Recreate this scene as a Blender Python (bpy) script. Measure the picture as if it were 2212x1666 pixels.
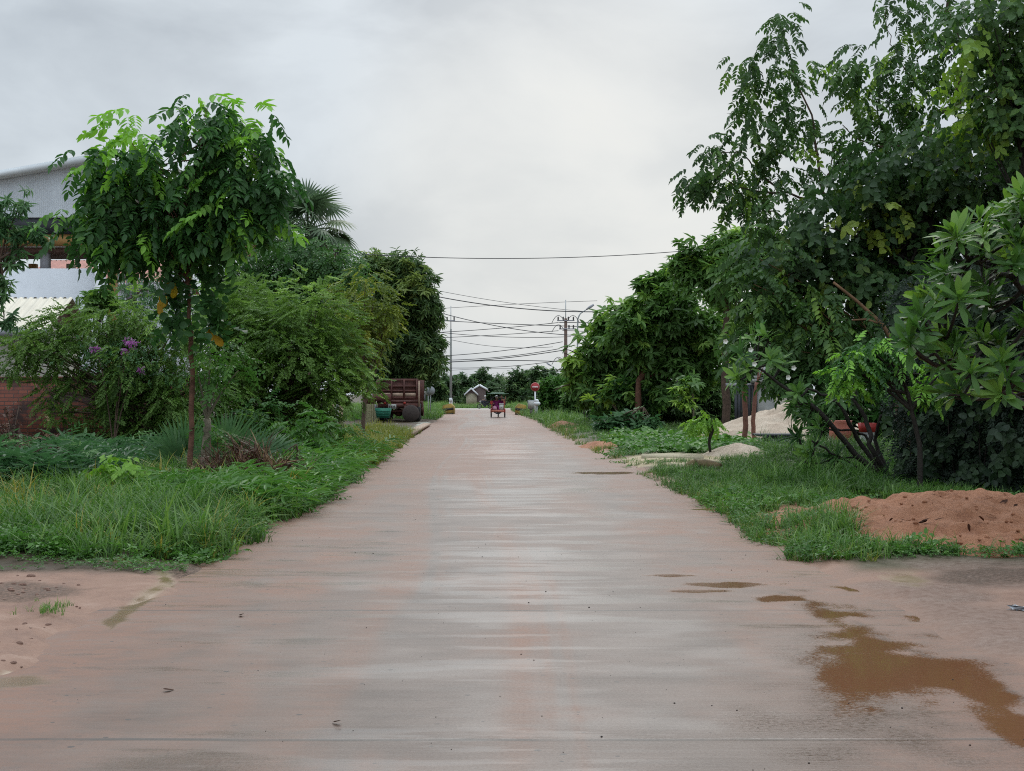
import bpy, bmesh, math, random
import numpy as np
from mathutils import Vector, Matrix
R = math.radians
for o in list(bpy.data.objects):
    bpy.data.objects.remove(o)
SC = bpy.context.scene
COL = SC.collection
rng = np.random.default_rng(7)

# ------------------------------------------------------------------ camera
cam_d = bpy.data.cameras.new('camera')
cam = bpy.data.objects.new('camera', cam_d)
COL.objects.link(cam)
cam.location = (0, 0, 1.7)
cam.rotation_euler = (R(90), 0, 0)
cam_d.sensor_width = 36
cam_d.lens = 50
cam_d.shift_y = -0.0086 * -1
cam_d.clip_end = 6000
SC.camera = cam

# ------------------------------------------------------------------ sky and sun
w = bpy.data.worlds.new('World')
SC.world = w
w.use_nodes = True
nt = w.node_tree
nt.nodes.clear()
N = nt.nodes.new
out = N('ShaderNodeOutputWorld')
bg = N('ShaderNodeBackground')
bg.inputs['Strength'].default_value = 0.1
sky = N('ShaderNodeTexSky')
sky.sky_type = 'NISHITA'
sky.sun_disc = False
sky.sun_elevation = R(38)
sky.sun_rotation = R(4)
sky.dust_density = 4
tc = N('ShaderNodeTexCoord')
mp = N('ShaderNodeMapping')
mp.inputs['Scale'].default_value = (1, 1, 1.9)
no = N('ShaderNodeTexNoise')
no.inputs['Scale'].default_value = 5.5
no.inputs['Detail'].default_value = 7
no.inputs['Roughness'].default_value = 0.52
no.inputs['Distortion'].default_value = 0.35
nt.links.new(tc.outputs['Generated'], mp.inputs['Vector'])
nt.links.new(mp.outputs['Vector'], no.inputs['Vector'])
rp = N('ShaderNodeValToRGB')
rp.color_ramp.elements[0].position = 0.38
rp.color_ramp.elements[0].color = (4.5, 5.15, 5.8, 1)
rp.color_ramp.elements[1].position = 0.62
rp.color_ramp.elements[1].color = (6.4, 7.15, 7.8, 1)
nt.links.new(no.outputs['Fac'], rp.inputs['Fac'])
# thin bright part of the cloud deck in front of the sun
dt = N('ShaderNodeVectorMath'); dt.operation = 'DOT_PRODUCT'
gl = Vector((0.05, 1.0, 0.13)).normalized()
dt.inputs[1].default_value = gl
nt.links.new(tc.outputs['Generated'], dt.inputs[0])
mr = N('ShaderNodeMapRange')
mr.interpolation_type = 'SMOOTHERSTEP'
mr.inputs['From Min'].default_value = 0.976
mr.inputs['From Max'].default_value = 1.004
nt.links.new(dt.outputs['Value'], mr.inputs['Value'])
no2 = N('ShaderNodeMath'); no2.operation = 'MULTIPLY_ADD'
no2.inputs[1].default_value = 1.4; no2.inputs[2].default_value = 0.25
nt.links.new(no.outputs['Fac'], no2.inputs[0])
mm = N('ShaderNodeMath'); mm.operation = 'MULTIPLY'
nt.links.new(mr.outputs['Result'], mm.inputs[0]); nt.links.new(no2.outputs[0], mm.inputs[1])
mx = N('ShaderNodeMix'); mx.data_type = 'RGBA'
mx.inputs['B'].default_value = (7.7, 7.95, 7.9, 1)
nt.links.new(mm.outputs[0], mx.inputs['Factor'])
nt.links.new(rp.outputs['Color'], mx.inputs['A'])
# overcast decks are brighter overhead
sx = N('ShaderNodeSeparateXYZ')
nt.links.new(tc.outputs['Generated'], sx.inputs[0])
mz = N('ShaderNodeMapRange')
mz.inputs['From Min'].default_value = 0.3; mz.inputs['From Max'].default_value = 1.0
mz.inputs['To Min'].default_value = 1.0; mz.inputs['To Max'].default_value = 3.1
nt.links.new(sx.outputs['Z'], mz.inputs['Value'])
vm = N('ShaderNodeVectorMath'); vm.operation = 'SCALE'
nt.links.new(mx.outputs['Result'], vm.inputs[0]); nt.links.new(mz.outputs['Result'], vm.inputs['Scale'])
m2 = N('ShaderNodeMix'); m2.data_type = 'RGBA'
m2.inputs['Factor'].default_value = 0.93
nt.links.new(sky.outputs['Color'], m2.inputs['A'])
nt.links.new(vm.outputs['Vector'], m2.inputs['B'])
nt.links.new(m2.outputs['Result'], bg.inputs['Color'])
nt.links.new(bg.outputs[0], out.inputs['Surface'])
try:
    w.cycles.sampling_method = 'MANUAL'
    w.cycles.sample_map_resolution = 512
except Exception:
    pass

sun_d = bpy.data.lights.new('sun', 'SUN')
sun_d.energy = 0.7
sun_d.angle = R(25)
sun_d.color = (1.0, 0.96, 0.9)
sun = bpy.data.objects.new('sun', sun_d)
COL.objects.link(sun)
sv = Vector((math.sin(R(4)) * math.cos(R(38)), math.cos(R(4)) * math.cos(R(38)), math.sin(R(38))))
sun.rotation_euler = sv.to_track_quat('Z', 'Y').to_euler()
sun.location = (0, 0, 40)
vs = SC.view_settings
vs.view_transform = 'Standard'
vs.look = 'None'
vs.gamma = 1
vs.exposure = 0
SC.cycles.max_bounces = 6
SC.cycles.diffuse_bounces = 3
SC.cycles.glossy_bounces = 2
SC.cycles.transmission_bounces = 3
SC.cycles.transparent_max_bounces = 4
SC.cycles.use_denoising = False
SC.cycles.filter_width = 1.1
SC.cycles.sample_clamp_indirect = 4

# ------------------------------------------------------------------ measuring helpers
FD = 3072.0           # focal length in the 2212 px wide survey of the photograph
HY = 852.0            # horizon row in that survey
def W(x, y, D):       # survey row/column at a known distance -> world point
    return np.array([(x - 1106.0) / FD * D, D, 1.7 - (y - HY) / FD * D])
def GD(y):
    return 1.7 * FD / (y - HY)
def G(x, y):          # survey point on the ground
    D = GD(y)
    return np.array([(x - 1106.0) / FD * D, D])

def vnoise(x, y, seed=0):
    r = np.random.default_rng(1000 + seed).random((256, 256))
    xi = np.floor(x).astype(int); yi = np.floor(y).astype(int)
    fx = x - xi; fy = y - yi
    fx = fx * fx * (3 - 2 * fx); fy = fy * fy * (3 - 2 * fy)
    a = r[xi & 255, yi & 255]; b = r[(xi + 1) & 255, yi & 255]
    c = r[xi & 255, (yi + 1) & 255]; d = r[(xi + 1) & 255, (yi + 1) & 255]
    return (a * (1 - fx) + b * fx) * (1 - fy) + (c * (1 - fx) + d * fx) * fy
def fbm(x, y, oct=4, seed=0):
    x = np.asarray(x, float); y = np.asarray(y, float)
    s = 0; a = 0.5; t = 0
    for k in range(oct):
        s = s + a * vnoise(x * 2 ** k + 17.3 * k, y * 2 ** k - 9.1 * k, seed + k); t += a; a *= 0.5
    return s / t          # 0..1
def sstep(a, b, v):
    t = np.clip((v - a) / (b - a), 0, 1)
    return t * t * (3 - 2 * t)
def inpoly(px, py, poly):
    ins = np.zeros(len(px), bool)
    n = len(poly)
    for i in range(n):
        x0, y0 = poly[i]; x1, y1 = poly[(i + 1) % n]
        c = ((y0 > py) != (y1 > py)) & (px < (x1 - x0) * (py - y0) / (y1 - y0 + 1e-12) + x0)
        ins ^= c
    return ins

# ------------------------------------------------------------------ mesh helpers
ORG = {}
def tag(o, label=None, cat=None, group=None, kind=None):
    if label: o['label'] = label
    if cat: o['category'] = cat
    if group: o['group'] = group
    if kind: o['kind'] = kind
    return o
def thing(name, loc, label, cat, group=None):
    o = bpy.data.objects.new(name, None)
    COL.objects.link(o)
    o.location = loc
    o.empty_display_size = 0.2
    ORG[o.name] = np.array(loc, float)
    return tag(o, label, cat, group)
class Geo:
    def __init__(s):
        s.v = []; s.q = []; s.t = []; s.a = []; s.n = 0
    def add(s, v, q=None, t=None, a=None):
        v = np.asarray(v, float).reshape(-1, 3)
        s.v.append(v)
        if q is not None and len(q): s.q.append(np.asarray(q, int).reshape(-1, 4) + s.n)
        if t is not None and len(t): s.t.append(np.asarray(t, int).reshape(-1, 3) + s.n)
        s.a.append(np.full(len(v), 0.5) if a is None else np.broadcast_to(np.asarray(a, float), (len(v),)))
        s.n += len(v)
        return s
    def box(s, c, d, M=None, taper=1.0):
        x, y, z = [k / 2 for k in d]
        v = np.array([[-x, -y, -z], [x, -y, -z], [x, y, -z], [-x, y, -z], [-x, -y, z], [x, -y, z], [x, y, z], [-x, y, z]])
        v[4:, :2] *= taper
        if M is not None: v = v @ np.array(M).T
        return s.add(v + np.array(c), [[0, 3, 2, 1], [4, 5, 6, 7], [0, 1, 5, 4], [1, 2, 6, 5], [2, 3, 7, 6], [3, 0, 4, 7]])
    def tube(s, pts, rad, n=8, cap=True, a=None):
        pts = np.asarray(pts, float); m = len(pts)
        rad = np.broadcast_to(np.asarray(rad, float), (m,))
        tg = np.gradient(pts, axis=0)
        tg /= np.linalg.norm(tg, axis=1)[:, None] + 1e-9
        up = np.array([0, 0, 1.0]) if abs(tg[0, 2]) < 0.9 else np.array([1.0, 0, 0])
        V = []
        for i in range(m):
            x = np.cross(tg[i], up); x /= np.linalg.norm(x) + 1e-9
            y = np.cross(x, tg[i]); up = y
            th = np.linspace(0, 2 * np.pi, n, endpoint=False)
            V.append(pts[i] + rad[i] * (np.cos(th)[:, None] * x + np.sin(th)[:, None] * y))
        V = np.concatenate(V)
        q = []
        for i in range(m - 1):
            for k in range(n):
                q.append([i * n + k, i * n + (k + 1) % n, (i + 1) * n + (k + 1) % n, (i + 1) * n + k])
        t = []
        if cap:
            c0 = len(V); V = np.vstack([V, pts[:1], pts[-1:]])
            for k in range(n):
                t.append([c0, (k + 1) % n, k]); t.append([c0 + 1, (m - 1) * n + k, (m - 1) * n + (k + 1) % n])
        return s.add(V, q, t, a)
    def cyl(s, p0, p1, r0, r1=None, n=12):
        return s.tube([p0, p1], [r0, r0 if r1 is None else r1], n)
    def lathe(s, c, prof, n=16, M=None):      # prof: (r, z)
        th = np.linspace(0, 2 * np.pi, n, endpoint=False)
        V = np.concatenate([np.stack([r * np.cos(th), r * np.sin(th), np.full(n, z)], 1) for r, z in prof])
        if M is not None: V = V @ np.array(M).T
        q = [[i * n + k, i * n + (k + 1) % n, (i + 1) * n + (k + 1) % n, (i + 1) * n + k] for i in range(len(prof) - 1) for k in range(n)]
        return s.add(V + np.array(c), q)
    def ball(s, c, r, n=12, m=8):
        r = np.broadcast_to(np.asarray(r, float), (3,))
        ph = np.linspace(-np.pi / 2, np.pi / 2, m)
        th = np.linspace(0, 2 * np.pi, n, endpoint=False)
        V = np.concatenate([np.stack([np.cos(p) * np.cos(th) * r[0], np.cos(p) * np.sin(th) * r[1], np.full(n, np.sin(p) * r[2])], 1) for p in ph])
        q = [[i * n + k, i * n + (k + 1) % n, (i + 1) * n + (k + 1) % n, (i + 1) * n + k] for i in range(m - 1) for k in range(n)]
        return s.add(V + np.array(c), q)
    def prism(s, poly, axis, a0, a1):         # outline (u,v) extruded along axis 0/1/2
        n = len(poly)
        def P(u, v, a):
            return [a, u, v] if axis == 0 else ([u, a, v] if axis == 1 else [u, v, a])
        V = [P(u, v, a0) for u, v in poly] + [P(u, v, a1) for u, v in poly]
        q = [[i, (i + 1) % n, n + (i + 1) % n, n + i] for i in range(n)]
        cu = np.mean(poly, axis=0)
        V += [P(cu[0], cu[1], a0), P(cu[0], cu[1], a1)]
        t = [[2 * n, (i + 1) % n, i] for i in range(n)] + [[2 * n + 1, n + i, n + (i + 1) % n] for i in range(n)]
        return s.add(V, q, t)
    def build(s, name, mat, parent=None, smooth=False, org=None, attrs=None):
        V = np.concatenate(s.v)
        og = np.zeros(3)
        if parent is not None:
            og = ORG[parent.name]
        elif org is not None:
            og = np.array(org, float)
        V = V - og
        q = np.concatenate(s.q) if s.q else np.zeros((0, 4), int)
        t = np.concatenate(s.t) if s.t else np.zeros((0, 3), int)
        me = bpy.data.meshes.new(name)
        me.vertices.add(len(V)); me.vertices.foreach_set('co', V.astype(np.float32).ravel())
        nl = len(q) * 4 + len(t) * 3
        me.loops.add(nl)
        me.loops.foreach_set('vertex_index', np.concatenate([q.ravel(), t.ravel()]).astype(np.int32))
        me.polygons.add(len(q) + len(t))
        st = np.concatenate([np.arange(len(q)) * 4, len(q) * 4 + np.arange(len(t)) * 3]).astype(np.int32)
        me.polygons.foreach_set('loop_start', st)
        if smooth:
            me.polygons.foreach_set('use_smooth', np.ones(len(q) + len(t), bool))
        at = me.attributes.new('c', 'FLOAT', 'POINT')
        at.data.foreach_set('value', np.concatenate(s.a).astype(np.float32))
        for k, val in (attrs or {}).items():
            at = me.attributes.new(k, 'FLOAT', 'POINT')
            at.data.foreach_set('value', np.asarray(val).astype(np.float32).ravel())
        me.update(calc_edges=True)
        me.validate()
        me.materials.append(mat)
        o = bpy.data.objects.new(name, me)
        COL.objects.link(o)
        if parent is not None:
            o.parent = parent
            ORG[o.name] = og
        else:
            o.location = og
            ORG[o.name] = og
        return o

def bez(a, b, sag=0.0, n=6, side=0.0, p=0.5):
    a = np.asarray(a, float); b = np.asarray(b, float)
    t = np.linspace(0, 1, n)[:, None]
    m = a * (1 - p) + b * p + np.array([side, side * 0.4, sag])
    return a * (1 - t) ** 2 + 2 * m * t * (1 - t) + b * t ** 2

# ------------------------------------------------------------------ materials
def mat_new(name):
    m = bpy.data.materials.new(name)
    m.use_nodes = True
    n = m.node_tree
    n.nodes.clear()
    o = n.nodes.new('ShaderNodeOutputMaterial')
    return m, n, o
def L(n, a, b): n.links.new(a, b)
def solid(name, col, rough=0.6, metal=0.0, var=0.15, scale=6.0, bump=0.0, spec=0.4, bscale=None, dirt=None, dirt_amt=0.5):
    m, n, o = mat_new(name)
    p = n.nodes.new('ShaderNodeBsdfPrincipled')
    t = n.nodes.new('ShaderNodeTexCoord')
    no = n.nodes.new('ShaderNodeTexNoise')
    no.inputs['Scale'].default_value = scale
    no.inputs['Detail'].default_value = 6
    no.inputs['Roughness'].default_value = 0.62
    L(n, t.outputs['Object'], no.inputs['Vector'])
    r = n.nodes.new('ShaderNodeValToRGB')
    c = np.array(col)
    d = c * (1 - var) if dirt is None else c * (1 - dirt_amt) + np.array(dirt) * dirt_amt
    r.color_ramp.elements[0].position = 0.34; r.color_ramp.elements[0].color = (*d, 1)
    r.color_ramp.elements[1].position = 0.62; r.color_ramp.elements[1].color = (*np.clip(c * (1 + var * 0.5), 0, 1), 1)
    L(n, no.outputs['Fac'], r.inputs['Fac'])
    L(n, r.outputs['Color'], p.inputs['Base Color'])
    p.inputs['Roughness'].default_value = rough
    p.inputs['Metallic'].default_value = metal
    p.inputs['Specular IOR Level'].default_value = spec
    if bump:
        n2 = n.nodes.new('ShaderNodeTexNoise')
        n2.inputs['Scale'].default_value = bscale or scale * 4
        n2.inputs['Detail'].default_value = 5
        L(n, t.outputs['Object'], n2.inputs['Vector'])
        b = n.nodes.new('ShaderNodeBump')
        b.inputs['Strength'].default_value = bump
        b.inputs['Distance'].default_value = 0.02
        L(n, n2.outputs['Fac'], b.inputs['Height'])
        L(n, b.outputs['Normal'], p.inputs['Normal'])
    L(n, p.outputs[0], o.inputs['Surface'])
    return m
def leafmat(name, dark, mid, young, rough=0.48, trans=0.32, spec=0.28, scale=0.9):
    m, n, o = mat_new(name)
    a = n.nodes.new('ShaderNodeAttribute'); a.attribute_name = 'c'
    t = n.nodes.new('ShaderNodeTexCoord')
    no = n.nodes.new('ShaderNodeTexNoise'); no.inputs['Scale'].default_value = scale; no.inputs['Detail'].default_value = 3
    L(n, t.outputs['Object'], no.inputs['Vector'])
    ma = n.nodes.new('ShaderNodeMath'); ma.operation = 'MULTIPLY_ADD'
    ma.inputs[1].default_value = 0.5; ma.inputs[2].default_value = -0.25
    L(n, no.outputs['Fac'], ma.inputs[0])
    ad = n.nodes.new('ShaderNodeMath'); ad.operation = 'ADD'
    L(n, ma.outputs[0], ad.inputs[0]); L(n, a.outputs['Fac'], ad.inputs[1])
    r = n.nodes.new('ShaderNodeValToRGB')
    e = r.color_ramp.elements
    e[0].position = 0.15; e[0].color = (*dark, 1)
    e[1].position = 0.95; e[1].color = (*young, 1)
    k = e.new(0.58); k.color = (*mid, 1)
    L(n, ad.outputs[0], r.inputs['Fac'])
    p = n.nodes.new('ShaderNodeBsdfPrincipled')
    p.inputs['Roughness'].default_value = rough
    p.inputs['Specular IOR Level'].default_value = spec
    L(n, r.outputs['Color'], p.inputs['Base Color'])
    tr = n.nodes.new('ShaderNodeBsdfTranslucent')
    hs = n.nodes.new('ShaderNodeHueSaturation')
    hs.inputs['Value'].default_value = 1.5
    hs.inputs['Saturation'].default_value = 1.1
    L(n, r.outputs['Color'], hs.inputs['Color']); L(n, hs.outputs['Color'], tr.inputs['Color'])
    mi = n.nodes.new('ShaderNodeMixShader'); mi.inputs[0].default_value = trans
    L(n, p.outputs[0], mi.inputs[1]); L(n, tr.outputs[0], mi.inputs[2])
    L(n, mi.outputs[0], o.inputs['Surface'])
    return m

M_BARK = solid('bark', (0.11, 0.07, 0.05), 0.85, var=0.45, scale=9, bump=0.6)
M_BARK_RED = solid('red_bark', (0.15, 0.07, 0.045), 0.85, var=0.4, scale=9, bump=0.6)
M_BARK_DARK = solid('dark_bark', (0.03, 0.024, 0.02), 0.85, var=0.4, scale=9, bump=0.6)
M_BARK_PALE = solid('pale_bark', (0.2, 0.17, 0.12), 0.85, var=0.4, scale=9, bump=0.6)
LM = dict(
    teak=leafmat('sapling_leaf', (0.0316, 0.0835, 0.0278), (0.0569, 0.1455, 0.038), (0.253, 0.506, 0.0759)),
    yellow=leafmat('yellow_leaf', (0.35, 0.2, 0.02), (0.55, 0.32, 0.02), (0.6, 0.42, 0.05)),
    big=leafmat('tall_tree_leaf', (0.0328, 0.0697, 0.0235), (0.0683, 0.142, 0.0396), (0.2184, 0.3549, 0.0565)),
    vine=leafmat('vine_leaf', (0.0256, 0.0582, 0.0208), (0.0557, 0.1164, 0.0353), (0.2088, 0.2802, 0.036)),
    frangi=leafmat('frangipani_leaf', (0.033, 0.088, 0.0198), (0.077, 0.176, 0.033), (0.22, 0.363, 0.066), rough=0.45, spec=0.3),
    feather=leafmat('feathery_leaf', (0.066, 0.126, 0.03), (0.15, 0.258, 0.0576), (0.264, 0.408, 0.096), rough=0.55, spec=0.25),
    olive=leafmat('yellowish_leaf', (0.084, 0.126, 0.024), (0.168, 0.228, 0.042), (0.312, 0.336, 0.06)),
    mango=leafmat('mango_leaf', (0.0403, 0.0792, 0.0299), (0.1008, 0.1728, 0.0576), (0.2592, 0.3312, 0.0922)),
    climber=leafmat('climber_leaf', (0.0362, 0.0918, 0.029), (0.0797, 0.177, 0.0455), (0.1884, 0.3277, 0.0725)),
    row=leafmat('row_tree_leaf', (0.0546, 0.1135, 0.0312), (0.1229, 0.2396, 0.0572), (0.3549, 0.5296, 0.104)),
    lime=leafmat('lime_leaf', (0.05, 0.13, 0.02), (0.12, 0.26, 0.035), (0.22, 0.4, 0.06)),
    far=leafmat('far_leaf', (0.0495, 0.098, 0.0407), (0.0891, 0.1515, 0.0581), (0.1782, 0.2673, 0.0871), scale=0.3),
    palm=leafmat('palm_leaf', (0.063, 0.108, 0.054), (0.117, 0.18, 0.09), (0.252, 0.306, 0.144)),
    fan=leafmat('fan_leaf', (0.03, 0.08, 0.028), (0.06, 0.145, 0.045), (0.14, 0.25, 0.08)),
    grass=leafmat('grass_blade', (0.045, 0.105, 0.024), (0.1, 0.205, 0.045), (0.22, 0.34, 0.08)),
    drygrass=leafmat('yellowing_grass', (0.108, 0.156, 0.03), (0.192, 0.228, 0.042), (0.36, 0.3, 0.072)),
    weed=leafmat('weed_leaf', (0.045, 0.115, 0.025), (0.095, 0.215, 0.045), (0.2, 0.36, 0.07)),
    sage=leafmat('sage_leaf', (0.0405, 0.1013, 0.0405), (0.081, 0.1755, 0.0675), (0.1755, 0.297, 0.1215)),
    brown=leafmat('dry_frond', (0.06, 0.028, 0.018), (0.12, 0.055, 0.035), (0.3, 0.19, 0.1), trans=0.05),
    hedge=leafmat('shade_dark_leaf', (0.010, 0.022, 0.012), (0.018, 0.038, 0.018), (0.04, 0.075, 0.03)),  # near-black leaves: shade under the canopies is put into the colour
)

# ================================================================== THE SETTING: ground and roads
def road_l(y): return np.interp(y, [-20, 0, 22, 35, 56, 84, 110, 158, 175], [-3.02, -3.02, -2.98, -3.4, -3.95, -4.55, -5.3, -6.6, -7.2])
def road_r(y): return np.interp(y, [-20, 0, 16, 23, 53, 71, 108, 149, 175], [2.85, 2.85, 2.92, 3.0, 2.15, 1.75, 0.9, -0.05, -0.6])
def spacing(a, b, d0, k):       # growing steps
    y = [a]
    while y[-1] < b:
        y.append(y[-1] + max(d0, k * y[-1]))
    return np.array(y)

def ell(px, py, spots):         # soft union of ground ellipses given in survey rows
    v = np.full(px.shape, -9.0)
    for x, y, rx, ry in spots:
        D = GD(y); cx = (x - 1106) / FD * D
        ax = rx * D / FD; ay = ry * D * D / (1.7 * FD)
        v = np.maximum(v, 1 - np.sqrt(((px - cx) / ax) ** 2 + ((py - D) / ay) ** 2))
    return v

ys = np.concatenate([np.linspace(-6, 5.2, 30), spacing(5.3, 160.0, 0.035, 0.0032)])
tt = np.linspace(0, 1, 170)
YY, TT = np.meshgrid(ys, tt, indexing='ij')
XL = road_l(YY) - 0.35 - 0.5 * (fbm(YY * 0.6, YY * 0, 3, 5) - 0.5); XR = road_r(YY) + 0.3 + 0.5 * (fbm(YY * 0.6, YY * 0 + 8, 3, 6) - 0.5)
XX = XL + (XR - XL) * TT
n1 = fbm(XX * 1.1, YY * 0.8, 5, 20); n2 = fbm(XX * 4, YY * 3, 4, 30); n3 = fbm(XX * 0.35, YY * 0.12, 3, 40)
# red-brown puddles (rows and columns of the survey)
SXP = 1106 + XX / np.maximum(YY, 1) * FD; SYP = HY + 1.7 * FD / np.maximum(YY, 1)
def polysd(poly, sx, sy):       # signed distance to an outline, positive inside
    P = np.array(poly, float); d = np.full(sx.shape, 1e9)
    for i in range(len(P)):
        a = P[i]; e = P[(i + 1) % len(P)] - a
        t = np.clip(((sx - a[0]) * e[0] + (sy - a[1]) * e[1]) / (e @ e), 0, 1)
        d = np.minimum(d, np.hypot(sx - a[0] - t * e[0], sy - a[1] - t * e[1]))
    ins = inpoly(sx.ravel(), sy.ravel(), [tuple(p) for p in P]).reshape(sx.shape)
    return np.where(ins, d, -d)
near = (YY > 6.0) & (YY < 15.0)
sd = np.full(XX.shape, -200.0)
sd[near] = polysd([(1755, 1305), (1850, 1345), (1905, 1378), (2010, 1418), (2150, 1480), (2260, 1535), (2300, 1620), (2160, 1575), (2060, 1505), (1960, 1492), (1840, 1488), (1790, 1452), (1870, 1436), (1770, 1398), (1840, 1385), (1785, 1345)], SXP[near], SYP[near])
pud = sstep(-0.35, 0.55, sd / 75 + 0.32 + 1.15 * (n1 - 0.5) + 1.1 * (n2 - 0.5))
sm = ell(XX, YY, [(1590, 1262, 120, 6), (1700, 1292, 70, 8), (1445, 1243, 45, 4), (1500, 1277, 70, 3.5), (1880, 1270, 70, 9), (1985, 1278, 70, 12), (2080, 1340, 130, 10), (2130, 1360, 90, 9), (1545, 1101, 40, 3), (1310, 1022, 60, 2.5)])
pud = np.maximum(pud, sstep(-0.5, 0.5, sm + 2.0 * (n2 - 0.5) + 0.8 * (n1 - 0.5)))
epts = [(1640, 1262), (1760, 1305), (1850, 1345), (1905, 1380), (2010, 1420), (2150, 1482), (2290, 1545)]
ed = np.full(XX.shape, 1e3)
for (ax_, ay_), (bx_, by_) in zip(epts[:-1], epts[1:]):
    A_ = G(ax_, ay_); E_ = G(bx_, by_) - A_
    t_ = np.clip(((XX - A_[0]) * E_[0] + (YY - A_[1]) * E_[1]) / (E_ @ E_), 0, 1)
    ed = np.minimum(ed, np.hypot(XX - A_[0] - t_ * E_[0] + .06 * (n2 - .5), YY - A_[1] - t_ * E_[1]))
slab_edge = sstep(.06, .015, ed) * sstep(.35, .55, fbm(XX * 1.2, YY * 1.2, 3, 130))
damp = sstep(-3.0, 0.9, np.maximum(sd / 40, polysd([(1640, 1590), (1900, 1540), (2300, 1600), (2300, 1700), (1700, 1700)], SXP, SYP) / 60 - .6) + 4.5 * (n1 - 0.5) + 3.0 * (n2 - 0.5)) * near
# yellow-grey puddle water caught at the left edge
pud_y = ell(XX, YY, [(30, 1470, 90, 18), (720, 1045, 40, 10), (1960, 1262, 60, 14), (700, 1058, 60, 5)])
STREAM = [(328, 1240), (368, 1240), (380, 1268), (335, 1292), (285, 1328), (240, 1356), (222, 1346), (262, 1312), (315, 1284), (345, 1266)]
sdy = np.full(XX.shape, -200.0); sdy[near] = polysd(STREAM, SXP[near], SYP[near])
pud_y = sstep(-0.3, 0.5, pud_y - 0.15 + 1.6 * (n2 - 0.5)); pud_y = np.maximum(pud_y, sstep(-0.5, 0.6, sdy / 9 + 1.8 * (n2 - 0.5)))
# clear water films in the shallow lows of the slab
film = sstep(0.54, 0.76, fbm(XX * 0.7 + 3, YY * 4.2, 5, 50) * 0.72 + 0.28 * n3 + 0.10 * np.exp(-((XX - 0.2 + 0.02 * (YY - 20)) / 1.3) ** 2) * sstep(9, 12, YY))
de = np.minimum(XX - road_l(YY), road_r(YY) - XX)
mud = sstep(1.5, -0.1, de + 2.2 * (n1 - 0.5) + 0.8 * (n2 - 0.5))          # pink silt washed in from both edges
tracks = np.zeros_like(XX)
for xc, wd, am in ((-0.18, 0.12, 0.75), (-0.02, 0.03, 0.6), (0.12, 0.03, 0.5), (-1.25, 0.25, 0.6), (-1.0, 0.06, -0.7), (-0.78, 0.05, -0.5), (1.3, 0.3, 0.3), (-2.0, 0.35, 0.45)):
    tracks += am * np.exp(-((XX - xc - 0.25 * np.sin(YY * 0.15) + 0.025 * np.maximum(YY - 15, 0)) / wd) ** 2) * sstep(0.32, 0.55, fbm(XX * 1.5, YY * 0.2, 4, 60))
brown = ell(XX, YY, [(1000, 985, 130, 40), (1060, 935, 90, 18), (960, 1010, 90, 10)])
brown = sstep(-0.3, 0.5, brown + 0.8 * (n3 - 0.5)) * 0.9
brown += sstep(45, 75, YY) * 0.55 * fbm(XX * 0.7, YY * 0.1, 3, 70)
mud = np.clip(1.1 * mud + 0.85 * tracks + brown + 0.35 * sstep(0.5, 0.72, n1), 0, 1)
chalk = sstep(0.55, 0.75, fbm(XX * 0.9 + 9, YY * 1.6, 5, 80)) * 0.8
ZZ = 0.004 * (n1 - 0.5) - 0.002 * pud
g = Geo()
nr, nc = XX.shape
idx = np.arange(nr * nc).reshape(nr, nc)
qd = np.stack([idx[:-1, :-1], idx[:-1, 1:], idx[1:, 1:], idx[1:, :-1]], -1).reshape(-1, 4)
g.add(np.stack([XX, YY, ZZ], -1), qd)

m, n, o = mat_new('wet_concrete')
P = n.nodes.new('ShaderNodeBsdfPrincipled')
T = n.nodes.new('ShaderNodeTexCoord')
def attr(n, k):
    a = n.nodes.new('ShaderNodeAttribute'); a.attribute_name = k; return a.outputs['Fac']
def mth(n, op, a, b=None, c=None):
    x = n.nodes.new('ShaderNodeMath'); x.operation = op
    for i, q in enumerate((a, b, c)):
        if q is None: continue
        if isinstance(q, (int, float)): x.inputs[i].default_value = q
        else: L(n, q, x.inputs[i])
    return x.outputs[0]
def noise(n, vec, scale, det=5, rough=0.6, dist=0.0):
    x = n.nodes.new('ShaderNodeTexNoise')
    x.inputs['Scale'].default_value = scale; x.inputs['Detail'].default_value = det
    x.inputs['Roughness'].default_value = rough; x.inputs['Distortion'].default_value = dist
    L(n, vec, x.inputs['Vector']); return x.outputs['Fac']
def mapv(n, vec, sc, loc=(0, 0, 0)):
    x = n.nodes.new('ShaderNodeMapping'); x.inputs['Scale'].default_value = sc; x.inputs['Location'].default_value = loc
    L(n, vec, x.inputs['Vector']); return x.outputs['Vector']
def ramp(n, f, stops):
    r = n.nodes.new('ShaderNodeValToRGB')
    e = r.color_ramp.elements
    while len(e) < len(stops): e.new(0.5)
    for k, (p, c) in zip(e, stops):
        k.position = p; k.color = (*c, 1) if len(c) == 3 else c
    L(n, f, r.inputs['Fac']); return r.outputs['Color']
def mixc(n, f, a, b, mode='MIX'):
    x = n.nodes.new('ShaderNodeMix'); x.data_type = 'RGBA'; x.blend_type = mode
    for s, q in (('Factor', f), ('A', a), ('B', b)):
        if isinstance(q, (int, float)): x.inputs[s].default_value = q
        elif isinstance(q, tuple): x.inputs[s].default_value = (*q, 1)
        else: L(n, q, x.inputs[s])
    return x.outputs['Result']
def mrange(n, v, a, b, c, d, smooth=True):
    x = n.nodes.new('ShaderNodeMapRange'); x.interpolation_type = 'SMOOTHSTEP' if smooth else 'LINEAR'
    for s, q in zip(('From Min', 'From Max', 'To Min', 'To Max'), (a, b, c, d)): x.inputs[s].default_value = q
    L(n, v, x.inputs['Value']); return x.outputs['Result']
obj = T.outputs['Object']
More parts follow.
